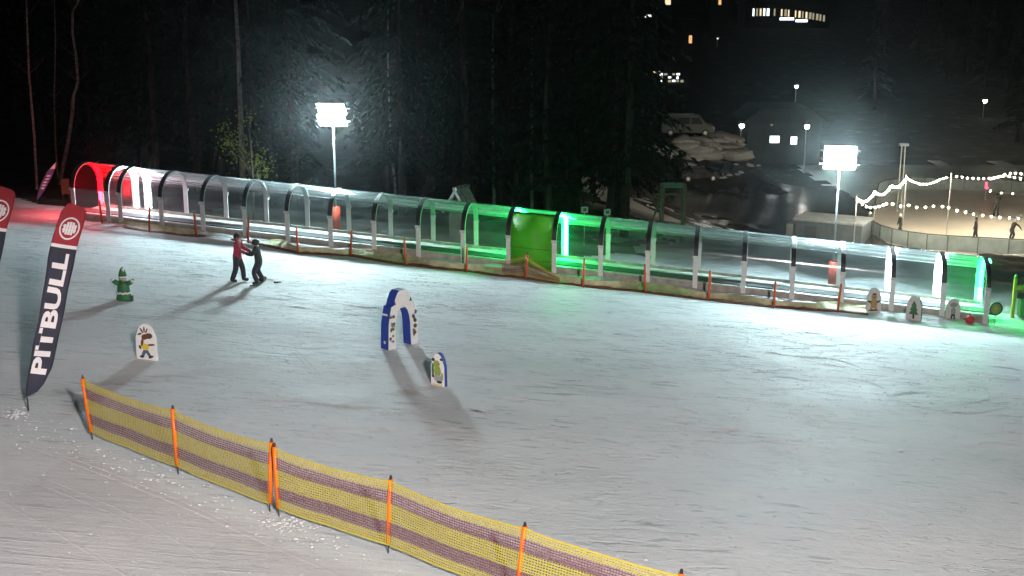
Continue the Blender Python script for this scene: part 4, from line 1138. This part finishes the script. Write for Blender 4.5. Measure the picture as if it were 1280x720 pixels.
def gate():
    a, b = on_ground(826, 300), on_ground(853, 302)
    d = (a-CAM).dot(Vector((0, CP, -SP))); za = (at_depth(826, 226, d)-a).z
    t = thing('timber_gate', 'tall timber gate of two posts and a crossbeam in the dark', 'gate', a)
    r = b-a; r.z = 0
    mb = MB(); mb.tube([(0, 0, -0.3), (0, 0, za)], 0.13, 8); mb.build('post', TAN, t)
    mb = MB(); mb.tube([(r.x, r.y, -0.4), (r.x, r.y, za-0.05)], 0.13, 8); mb.build('post', TAN, t)
    mb = MB(); mb.obox(Vector((r.x/2, r.y/2, za-0.12)), r*0.5, Vector((0, 0.1, 0)), Z*0.14); mb.build('beam', mat('snowy_beam', (0.14, 0.16, 0.17), 0.7), t)
    mb = MB(); mb.obox(Vector((r.x/2, r.y/2, za-0.6)), r*0.8, Vector((0, 0.04, 0)), Z*0.06); mb.build('rail', TAN, t)
    mb = MB(); mb.tube([(-0.9, 0, -0.2), (-0.05, 0, 2.3)], 0.06, 6); mb.build('brace', TAN, t)
gate()
for lab, px, py in (('small grey box on a short pole behind the tunnel, right of the green light', 730, 259), ('small grey box on a short pole behind the tunnel, farther right', 758, 262)):
    g = on_ground(px, py+48); d = (g-CAM).dot(Vector((0, CP, -SP))); h = (at_depth(px, py, d)-g).z
    t = thing('junction_box', lab, 'junction box', g, 0.1, 'grey boxes on poles behind the tunnel')
    mb = MB(); mb.tube([(0, 0, -0.2), (0, 0, h-0.15)], 0.03, 8); mb.build('pole', STEEL, t)
    mb = MB(); mb.box(-0.17, 0.17, -0.1, 0.1, h-0.2, h+0.12); mb.build('case', mat('grey_box', (0.30, 0.32, 0.33), 0.6), t, bevel=0.02)
    mb = MB(); mb.box(-0.08, 0.08, -0.115, -0.103, h-0.1, h+0.05); mb.build('window', BLACK, t)
g = on_ground(83, 249)
t = thing('notice_board', 'brown wooden notice board standing left of the red tunnel entrance', 'notice board', g, 0.2)
mb = MB(); mb.box(-0.2, 0.2, -0.03, 0.03, 0.25, 1.05); mb.build('panel', mat('brown_board', (0.16, 0.085, 0.04), 0.8, 0, 0.3, 5), t)
for s in (-1, 1):
    mb = MB(); mb.box(s*0.16-0.03, s*0.16+0.03, 0.032, 0.09, -0.2, 1.0); mb.build('leg', DARKWOOD, t)

# ------------------------------------------------------------------ rink and valley
ICE = mat('rink_ice', (0.76, 0.72, 0.62), 0.4, 0, 0.12, 0.25, 0.02)
zr = VALLEY+0.10
c0, c1 = at_z(1086, 308, zr), at_z(1330, 322, zr)
uL = (c1-c0); uL.z = 0; uL.normalize(); vL = Vector((-uL.y, uL.x, 0))
def rk(a, b, z=0.0): q = c0+uL*a+vL*b; return Vector((q.x, q.y, zr+z))
RW, RD, RC = 62.0, 32.0, 6.0
outline = []
for cx, cy, a0 in ((RC, RC, 180), (RW-RC, RC, 270), (RW-RC, RD-RC, 0), (RC, RD-RC, 90)):
    for j in range(7): a = R(a0+90*j/6); outline.append((cx+RC*math.cos(a), cy+RC*math.sin(a)))
mb = MB(); mb.face([mb.vert(rk(a, b, 0.05)) for a, b in outline]); bt_ = [mb.vert(rk(a, b, -0.6)) for a, b in outline]; n = len(outline)
for j in range(n): mb.face((j, bt_[j], bt_[(j+1) % n], (j+1) % n))
kind(mb.build('ice_rink', ICE), 'structure')
BOARD = mat('pale_rink_board', (0.24, 0.30, 0.30), 0.5, 0, 0.15, 1.5)
rb = thing('rink_barrier', 'pale panel barrier with handrail around the outdoor ice rink', 'barrier', rk(0, 0))
o0 = rk(0, 0)
def seg_run(k0, k1):
    pts = []
    for j in range(k0, k1+1): pts.append(outline[j % n])
    return pts
mbp = MB(); mbr = MB(); mbs = MB()
dense = []
for j in range(n):
    a, b = Vector(outline[j]), Vector(outline[(j+1) % n]); m = max(1, int((b-a).length/2.2))
    for i in range(m): dense.append(a.lerp(b, i/m))
for j in range(len(dense)):
    a, b = dense[j], dense[(j+1) % len(dense)]
    pa_, pb_ = rk(a.x, a.y)-o0, rk(b.x, b.y)-o0
    dd = (pb_-pa_).normalized(); nn = Vector((-dd.y, dd.x, 0))
    mbp.obox((pa_+pb_)/2 + Z*0.6, (pb_-pa_)*0.485, nn*0.03, Z*0.58)
    mbs.obox(pa_+Z*0.62 - nn*0.06, dd*0.035, nn*0.035, Z*0.66)
    mbr.obox((pa_+pb_)/2 + Z*1.24, (pb_-pa_)*0.5, nn*0.04, Z*0.04)
mbp.build('panel', BOARD, rb); mbr.build('handrail', mat('dark_rail', (0.06, 0.07, 0.07), 0.5), rb); mbs.build('upright', mat('dark_upright', (0.09, 0.10, 0.10), 0.6), rb)

dark1 = mat('dark_winter_coat', (0.030, 0.032, 0.030), 0.8); dark2 = mat('grey_winter_coat', (0.07, 0.075, 0.08), 0.8); hatw = mat('white_hat', (0.75, 0.75, 0.75), 0.6)
def skater(px, py, rz, lab, jac, hat, hm, Jt, sc=1.0):
    b = at_z(px, py, zr+0.05)
    person(lab, b, rz, Jt, jac, BLK_T, hat, hm, sc, group='people at the ice rink', fingers=True)
skater(1088, 291, R(200), 'skater in grey with a white hat at the near corner of the rink', dark2, 'beanie', hatw, joints(0.12, 0.1, 0.1, 0.2))
skater(1125, 293.5, R(190), 'skater in dark clothes and white hat striding along the near boards', dark1, 'beanie', hatw, joints(0.06, 0.08, 0.3, 0.1))
skater(1219, 298, R(150), 'bare headed person in a long dark coat behind the near boards', dark1, 'hair', None, joints(0.04, 0.03, 0.1, 0.1))
skater(1263.5, 299.5, R(20), 'bent over skater with a white hat at the right of the rink', dark1, 'beanie', hatw, joints(0.3, 0.15, 0.25, 0.5, {'l': (0.2, 0.2, -0.15, 0.15, 0.1, -0.2), 'r': (0.1, 0.25, -0.15, 0.1, 0.1, -0.2)}, 0.1))
skater(1245, 270, R(100), 'tall dark figure standing out in the middle of the ice', dark1, 'hair', None, joints(0.02, 0.03, 0.05, 0.05), 1.15)

BULB = emitter('warm_bulb', (1.0, 0.85, 0.63), 900)
WIRE = mat('black_cable', (0.015, 0.015, 0.015), 0.6)
def string(label, pts, d0, d1, r=0.085):
    P3 = [at_depth(x, y, d0+(d1-d0)*i/(len(pts)-1)) for i, (x, y) in enumerate(pts)]
    t = thing('string_lights', label, 'string lights', P3[0], 0, 'strings of bulbs over the rink')
    mb = MB(); mb.tube([p-P3[0] for p in P3], 0.014, 5); mb.build('cable', WIRE, t)
    me = None
    for p in P3:
        q = p-P3[0]+Vector((0, 0, -0.08))
        if me is None:
            mb = MB(); mb.ball((0, 0, 0), r, 6, 4); o = mb.build('bulb', BULB, t, True); me = o.data
        else:
            o = bpy.data.objects.new('bulb', me); COL.objects.link(o); o.parent = t
        o.location = q
        o.scale = (0.72,)*3
def densify(pts, n):
    L_ = [0]
    for a, b in zip(pts, pts[1:]): L_.append(L_[-1]+math.hypot(b[0]-a[0], b[1]-a[1]))
    out = []
    for i in range(n):
        s = L_[-1]*i/(n-1)
        for k in range(len(pts)-1):
            if s <= L_[k+1]+1e-6:
                f = (s-L_[k])/(L_[k+1]-L_[k]); out.append((pts[k][0]+(pts[k+1][0]-pts[k][0])*f, pts[k][1]+(pts[k+1][1]-pts[k][1])*f)); break
    return out
upper = densify([(1072, 248), (1079, 251.5), (1085, 249), (1091, 243), (1093, 238), (1098, 242), (1104, 242.5), (1110, 237), (1114, 231), (1119, 233), (1124, 232), (1129, 227), (1133, 222)], 30)
string('zigzag string of close set bulbs rising at the rink corner', upper, 97, 104, 0.07)
string('sagging string of bulbs in the middle above the far rink edge', densify([(1134, 222), (1141, 226), (1150, 229), (1160, 229), (1168, 227), (1175, 223), (1183, 221)], 13), 104, 106, 0.07)
string('straight string of spaced bulbs above the far right rink edge', densify([(1196, 219.5), (1210, 221.5), (1225, 222.5), (1236, 222), (1246, 221), (1256, 217), (1266, 215.5), (1290, 217)], 15), 106, 108, 0.08)
string('doubled string of bulbs crossing at the right edge above the rink', densify([(1240, 222.5), (1252, 219), (1262, 219.5), (1272, 222), (1290, 225)], 8), 107, 109, 0.08)
string('long low string of bulbs drooping across the near rink', [(1072, 249), (1078, 254), (1083, 257), (1088, 258.5), (1094, 258), (1099, 257), (1104, 255), (1108, 253.5), (1116, 254), (1126, 256.5), (1136, 255.5), (1146, 258), (1157, 257.8), (1167, 256.5), (1178, 257), (1186, 258.5), (1196.5, 262), (1207, 264.2), (1217, 266.5), (1228.5, 268), (1239.5, 269.5), (1250, 270.7), (1262, 271.3), (1273, 272), (1288, 273)], 96, 98, 0.075)
string('short pair of bulbs hanging before the far rink boards', [(1238, 238), (1252, 240), (1266, 241)], 112, 112, 0.06)
proto = None
for lab, px, py, d_ in (('thin pole holding the corner where both bulb strings start', 1071, 246, 96.5), ('thin pole holding the zigzag bulb string at its peak', 1133, 220, 104), ('thin pole holding the spaced bulb string above the far edge', 1189, 218, 106.2)):
    p = at_depth(px, py, d_); gz = ground(p.x, p.y)
    t = thing('string_pole', lab, 'pole', (p.x, p.y, gz), 0, 'poles of the bulb strings')
    mb = MB(); mb.tube([(0, 0, -0.2), (0, 0, p.z-gz+0.1)], [0.05, 0.035], 8); mb.build('pole', STEEL, t)
    mb = MB(); mb.tube([(0, 0, p.z-gz), (0.0, -0.12, p.z-gz+0.02), (0, -0.14, p.z-gz-0.05)], 0.012, 6); mb.build('hook', STEEL, t)
p = at_depth(1129, 182, 118); gz = ground(p.x, p.y)
t = thing('lamp_post', 'unlit twin pole lamp post standing behind the zigzag bulbs', 'lamp post', (p.x, p.y, gz))
for s in (-0.15, 0.25):
    mb = MB(); mb.tube([(s, 0, -0.2), (s*0.8, 0, p.z-gz)], 0.06, 8); mb.build('pole', STEEL, t)
mb = MB(); mb.obox((0.03, -0.1, p.z-gz+0.1), X*0.42, Y*0.25, Z*0.12); mb.build('lamp_head', mat('grey_lamp_head', (0.25, 0.27, 0.28), 0.5), t, bevel=0.04)

p = at_depth(1233, 232, 125); gz = ground(p.x, p.y)
t = thing('red_sign', 'small red lit sign on a post beyond the far rink edge', 'sign', (p.x, p.y, gz))
mb = MB(); mb.tube([(0, 0, -0.2), (0, 0, p.z-gz-0.3)], 0.04, 6); mb.build('post', STEEL, t)
mb = MB(); mb.box(-0.12, 0.1, -0.04, 0.04, p.z-gz-0.3, p.z-gz+0.35); mb.box(0.1, 0.22, -0.04, 0.04, p.z-gz-0.3, p.z-gz-0.15); mb.build('lamp', emitter('red_sign_lamp', (1, 0.08, 0.14), 3.0), t)

# grey equipment shed left of the rink
q = on_ground(1036, 303)
pL, pR = at_z(993, 300, q.z), at_z(1076, 308, q.z)
def shed():
    u = pR-pL; u.z = 0; W = u.length; rz = math.atan2(u.y, u.x)
    b = Vector((pL.x, pL.y, ground(pL.x, pL.y)))
    t = thing('equipment_shed', 'grey blue flat roofed shed behind the right floodlight', 'shed', b, rz)
    d = (b-CAM).dot(Vector((0, CP, -SP))); H = (at_depth(993, 272, d)-b).z
    mb = MB(); mb.box(0, W, 0, 3.2, -1.5, H-0.12); mb.build('wall', mat('blue_grey_cladding', (0.10, 0.13, 0.15), 0.6, 0, 0.15, 2), t)
    mb = MB(); mb.box(-0.15, W+0.15, -0.2, 3.4, H-0.12, H+0.05); mb.build('roof', mat('snowy_roof_sheet', (0.30, 0.34, 0.36), 0.6, 0, 0.2, 2), t)
    mb = MB(); mb.box(W*0.15, W*0.15+1.0, -0.03, -0.004, -0.3, H-0.5); mb.build('door', mat('shed_door', (0.07, 0.09, 0.10), 0.6), t)
    mb = MB(); mb.box(-0.7, -0.16, -0.1, 2.0, -1.5, H-0.5); mb.build('locker', mat('pale_locker', (0.22, 0.25, 0.26), 0.6), t)
shed()

# wet car park
mb = MB(); WET = mat('wet_asphalt', (0.035, 0.036, 0.038), 0.22, 0, 0.3, 0.5, 0.25)
nxp, nyp = 40, 40; x0, x1, y0, y1 = 9.0, 34.0, 99.0, 133.0
for j in range(nyp+1):
    for i in range(nxp+1):
        x = x0+(x1-x0)*i/nxp + 1.5*noise.noise(Vector((j*0.3, i*0.05, 0)))*(1 if i in (0, nxp) else 0); y = y0+(y1-y0)*j/nyp + 1.5*noise.noise(Vector((i*0.3, j*0.05, 5)))*(1 if j in (0, nyp) else 0)
        mb.v.append((x, y, max(VALLEY, ground(x, y)) + 0.03))
for j in range(nyp):
    for i in range(nxp): mb.face((j*(nxp+1)+i, j*(nxp+1)+i+1, (j+1)*(nxp+1)+i+1, (j+1)*(nxp+1)+i))
kind(mb.build('car_park', WET, None, True), 'structure')
def clods(name, lst, seed):
    mb = MB(); r_ = random.Random(seed)
    for px, py, r in lst:
        p = on_ground(px, py); mb.ball((p.x, p.y, p.z+r*0.1), r, 9, 6, 0, (1.5, 1.0, 0.5), 0.7, r_.random()*40)
    kind(mb.build(name, SNOW, None, True), 'structure')
r_ = random.Random(9)
clods('snow_heap', [(865+r_.gauss(0, 22), 190+r_.gauss(0, 5), r_.uniform(0.4, 1.4)) for k in range(40)] + [(905+r_.gauss(0, 12), 183+r_.gauss(0, 5), r_.uniform(0.5, 1.3)) for k in range(18)] + [(980+r_.gauss(0, 22), 200+r_.gauss(0, 3), r_.uniform(0.3, 0.9)) for k in range(24)] + [(888+r_.gauss(0, 26), 216+r_.gauss(0, 6), r_.uniform(0.15, 0.4)) for k in range(22)], 4)

def van():
    b = on_ground(859, 171); d = (b-CAM).dot(Vector((0, CP, -SP)))
    t = thing('parked_van', 'pale minibus parked on the dark bank above the snow heap', 'van', b + Z*0.02, R(-4))
    prof = [(-2.7, 0.35), (-2.75, 1.1), (-2.6, 2.0), (-2.3, 2.2), (0.9, 2.2), (1.3, 2.0), (1.9, 1.25), (2.6, 1.05), (2.75, 0.7), (2.7, 0.35)]
    mb = MB(); mb.prism(prof, (0, 0.95, 0), X, Z, -Y, 1.9); mb.build('body', mat('van_paint', (0.10, 0.105, 0.11), 0.3), t, bevel=0.06)
    G = mat('van_glass', (0.015, 0.017, 0.02), 0.1)
    for x0_, x1_, s0, s1 in ((-2.4, -1.2, 0, 0), (-1.1, 0.2, 0, 0), (0.3, 1.55, 0, -0.4)):
        mb = MB(); mb.prism([(x0_, 1.25), (x1_, 1.25), (x1_+s1, 1.95), (x0_, 1.95)], (0, -0.952, 0), X, Z, -Y, 0.01); mb.build('window', G, t)
    for x_ in (-1.8, 1.8):
        for s in (-1, 1):
            mb = MB(); mb.tube([(x_, s*0.98, 0.36), (x_, s*0.74, 0.36)], 0.36, 16); w = mb.build('wheel', RUBBER, t)
            mb = MB(); mb.tube([(x_, s*0.992, 0.36), (x_, s*0.95, 0.36)], 0.2, 12); mb.build('rim', ALU, w)
    for s in (-1, 1):
        mb = MB(); mb.box(2.68, 2.76, s*0.7-0.15, s*0.7+0.15, 0.72, 0.92); mb.build('headlight', ALU, t)
    mb = MB(); mb.box(-2.0, 0.6, -0.7, 0.7, 2.21, 2.27); mb.build('roof_snow', SNOW, t, bevel=0.02)
van()

def car(label, px, py, rz):
    b = on_ground(px, py)
    t = thing('parked_car', label, 'car', (b.x, b.y, b.z+0.03), rz, 'dark cars on the wet car park')
    prof = [(-2.1, 0.3), (-2.15, 0.75), (-2.0, 0.95), (-1.5, 1.0), (-1.0, 1.42), (0.4, 1.45), (1.05, 1.0), (1.85, 0.88), (2.12, 0.7), (2.1, 0.3)]
    mb = MB(); mb.prism(prof, (0, 0.85, 0), X, Z, -Y, 1.7); mb.build('body', mat('dark_car_paint', (0.012, 0.013, 0.016), 0.18), t, bevel=0.06)
    for s_ in (-1, 1):
        mb = MB(); mb.prism([(-1.35, 1.02), (0.85, 1.02), (0.36, 1.38), (-0.95, 1.36)], (0, s_*0.852, 0), X, Z, Y*s_, 0.006); mb.build('window', mat('car_glass', (0.02, 0.022, 0.025), 0.06), t)
        mb = MB(); mb.box(2.06, 2.14, s_*0.6-0.14, s_*0.6+0.14, 0.6, 0.74); mb.build('headlight', ALU, t)
        for x_ in (-1.35, 1.35):
            mb = MB(); mb.tube([(x_, s_*0.88, 0.32), (x_, s_*0.66, 0.32)], 0.32, 16); w_ = mb.build('wheel', RUBBER, t)
            mb = MB(); mb.tube([(x_, s_*0.89, 0.32), (x_, s_*0.85, 0.32)], 0.19, 12); mb.build('rim', ALU, w_)
car('dark car parked nearer the timber gate on the wet car park', 872, 229, R(12))
car('dark car parked nearer the reflections on the wet car park', 901, 221, R(55))

WIN_COLD = emitter('lit_window_white', (0.85, 0.95, 1.0), 2.4); WIN_WARM = emitter('lit_window_warm', (1.0, 0.82, 0.5), 1.1); WIN_DIM = emitter('dim_window', (1.0, 0.9, 0.6), 0.35)
FACADE = mat('dark_facade', (0.022, 0.023, 0.026), 0.8, 0, 0.3, 0.7); ROOFD = mat('dark_roof', (0.016, 0.016, 0.019), 0.8, 0, 0.3, 0.7)
def house(name, label, pxl, pxr, py_base, py_eave, depth_m, wins, roof_h=1.6, cat='house', deep=8.0, z_base=None):
    """front wall facing the slope; wins: (px0, px1, py0, py1, material)"""
    a = at_depth(pxl, py_base, depth_m); b = at_depth(pxr, py_base, depth_m); W = (b-a).x
    t = thing(name, label, cat, a)
    H = (at_depth(pxl, py_eave, depth_m)-a).z
    low = min(0, ground(a.x, a.y)-a.z, ground(b.x, b.y)-a.z)-1
    mb = MB(); mb.box(0, W, 0, deep, low, H); mb.build('wall', FACADE, t)
    mb = MB(); mb.prism([(-0.5, H+0.02), (-0.5, H+0.2), (W*0.15, H+roof_h), (W*0.85, H+roof_h), (W+0.5, H+0.2), (W+0.5, H+0.02)], (0, deep+0.5, 0), X, Z, -Y, deep+1.0); mb.build('roof', ROOFD, t)
    k = depth_m/F
    for (x0_, x1_, y0_, y1_, m) in wins:
        q0, q1 = at_depth(x0_, y1_, depth_m)-a, at_depth(x1_, y0_, depth_m)-a
        mb = MB(); mb.box(q0.x-0.1, q1.x+0.1, -0.05, -0.003, q0.z-0.1, q1.z+0.1); fr_ = mb.build('window', ROOFD, t)
        mb = MB(); mb.box(q0.x, q1.x, -0.075, -0.053, q0.z, q1.z)
        mb.build('pane', m, fr_)
    return t
house('valley_house', 'dark house with two bright windows across the car park', 934, 1024, 198, 152, 150, [(961, 973, 169, 178, WIN_COLD), (987, 995, 170, 180, WIN_COLD), (961, 964, 154, 156, WIN_DIM)])
r_ = random.Random(12)
wl = []
for row in range(4):
    for c in range(6):
        if r_.random() < 0.8: wl.append((824+c*5.2, 824+c*5.2+r_.uniform(2.2, 4.2), 91+row*4.2, 91+row*4.2+r_.uniform(2.0, 3.2), r_.choice([WIN_COLD, WIN_COLD, WIN_DIM])))
wl.append((815, 824, 88.5, 91, WIN_WARM))
house('hillside_house', 'far dark building with a cluster of bright panes in the forest', 812, 862, 122, 84, 240, wl, 3)
wl = []
for c in range(21):
    x = 940+c*4.4; y = 12.5 + 0.004*(x-960)**2*0.35 + (c*0.12)
    if r_.random() < 0.9: wl.append((x, x+r_.uniform(1.6, 3.2), y-2.5, y+7.0-c*0.08, r_.choice([WIN_DIM, WIN_DIM, WIN_WARM, WIN_COLD] if c < 11 else [WIN_DIM, WIN_WARM, WIN_DIM])))
wl += [(974, 992, 21.8, 25.2, WIN_COLD), (994, 1009, 24.2, 27.6, WIN_COLD)]
house('hillside_hotel', 'long hotel high on the hill with a row of lit windows', 932, 1036, 34, 6, 340, wl, 5, 'hotel', 14)
house('hillside_cottage', 'small dark cottage with one orange window below the hilltop lights', 852, 876, 64, 40, 260, [(860.5, 864.5, 44, 54, emitter('orange_window', (1.0, 0.55, 0.2), 1.0))], 2.5)
house('hillside_cabin', 'dark cabin with one white slit window at the top of the forest', 800, 832, 30, 12, 300, [(806, 814, 18.5, 21.5, WIN_COLD)], 2.5)
house('hillside_chalet', 'dark chalet with a warm window cut by the top of the frame', 826, 846, 16, -8, 320, [(831, 838, -3, 6, WIN_WARM)], 2.5)
house('hillside_lodge', 'narrow dark lodge with a thin orange window at the top edge', 888, 912, 18, -10, 320, [(897.5, 901, -3, 6, emitter('orange_window', (1.0, 0.55, 0.2), 1.0))], 2.5)

LAMPG = emitter('street_lamp_glow', (1.0, 0.95, 0.85), 1500)
def street_lamp(label, px, py, d, r, strength, col=(1, 0.95, 0.86)):
    p = at_depth(px, py, d); gz = ground(p.x, p.y)
    gz = min(gz, p.z-2.0)
    t = thing('street_lamp', label, 'street lamp', (p.x, p.y, gz), 0, 'street lamps in the valley')
    h = p.z-gz
    mb = MB(); mb.tube([(0, 0.25, -0.2), (0, 0.25, h+0.25), (0, 0.1, h+0.42), (0, -0.15, h+0.40)], [0.08, 0.06, 0.05, 0.04], 8); mb.build('pole', STEEL, t, True)
    mb = MB(); mb.ball((0, -0.05, h+0.28), r*1.6, 10, 5, 0, (1.3, 1.3, 0.35)); mb.build('shade', BLACK, t, True)
    mb = MB(); mb.ball((0, -0.12, h), r, 10, 8); mb.build('bulb', emitter('street_bulb_%d' % strength, col, strength), t, True)
street_lamp('glaring white street lamp left of the dark valley house', 927, 157, 140, 0.26, 45)
street_lamp('glaring white street lamp right of the dark valley house', 1008.5, 158, 142, 0.26, 45)
street_lamp('single white lamp above the roof of the valley house', 995.5, 108, 200, 0.26, 30)
street_lamp('lone lamp on the dark slope at the far right', 1231, 126, 190, 0.3, 40)
street_lamp('dim lamp beside the bright paned hillside building', 803, 83, 240, 0.2, 8)
street_lamp('lamp at the top right of the hotel', 1040.5, 50, 320, 0.35, 12)
street_lamp('faint lamp below the thin orange window', 897, 48, 300, 0.25, 1)

# ------------------------------------------------------------------ haze
HAZE_DENSITY = 0.00013
mb = MB(); mb.box(-460, 560, -40, 800, VALLEY-8, 75)
hz_ = mb.build('haze', []); 
hm = bpy.data.materials.new('haze'); hm.use_nodes = True
N = hm.node_tree.nodes; N.remove(N['Principled BSDF'])
pv = N.new('ShaderNodeVolumePrincipled'); pv.inputs['Density'].default_value = HAZE_DENSITY; pv.inputs['Color'].default_value = (0.85, 0.92, 0.95, 1); pv.inputs['Anisotropy'].default_value = 0.95
pv.inputs['Density Attribute'].default_value = ''
hm.node_tree.links.new(pv.outputs[0], N['Material Output'].inputs['Volume'])
hz_.data.materials.append(hm); kind(hz_, 'stuff')

# ------------------------------------------------------------------ light
w = bpy.data.worlds.new('World'); scene.world = w; w.use_nodes = True
N = w.node_tree.nodes; L = w.node_tree.links
sky = N.new('ShaderNodeTexSky'); sky.sky_type = 'NISHITA'; sky.sun_disc = False
sky.sun_elevation = R(-9); sky.sun_rotation = R(200)
L.new(sky.outputs[0], N['Background'].inputs['Color']); N['Background'].inputs['Strength'].default_value = 0.05

# the station lamp above the camera that lights the foreground
ld = bpy.data.lights.new('station_lamp', 'SPOT'); ld.energy = 66000; ld.color = (1.0, 0.89, 0.85); ld.spot_size = R(32); ld.spot_blend = 0.6; ld.shadow_soft_size = 0.6
lo = bpy.data.objects.new('station_lamp', ld); COL.objects.link(lo)
lo.location = (5, -5, CZ+4)
tgt = Vector((-2.0, 23.0, -1.0)); lo.scale = (2.6, 1, 1); lo.rotation_euler = (tgt-lo.location).to_track_quat('-Z', 'Y').to_euler()

# ------------------------------------------------------------------ camera and render settings
cd = bpy.data.cameras.new('camera'); cd.sensor_width = 36; cd.lens = 36*F/1280; cd.clip_start = 0.2; cd.clip_end = 2500
co = bpy.data.objects.new('camera', cd); COL.objects.link(co); co.location = CAM; co.rotation_euler = (R(90)-PITCH, 0, 0)
scene.camera = co
scene.view_settings.view_transform = 'Standard'
try: scene.view_settings.look = 'None'
except Exception: pass
scene.view_settings.exposure = 0; scene.view_settings.gamma = 1; scene.view_settings.use_curve_mapping = False
scene.render.engine = 'CYCLES'
cy = scene.cycles
cy.use_denoising = True
try: cy.denoising_input_passes = 'RGB_ALBEDO_NORMAL'
except Exception: pass
try: cy.denoiser = 'OPENIMAGEDENOISE'
except Exception: pass
cy.max_bounces = 6; cy.diffuse_bounces = 1; cy.glossy_bounces = 3; cy.transmission_bounces = 4; cy.volume_bounces = 0; cy.transparent_max_bounces = 24
cy.sample_clamp_indirect = 4.0
cy.use_light_tree = True
cy.use_adaptive_sampling = True; cy.adaptive_threshold = 0.01
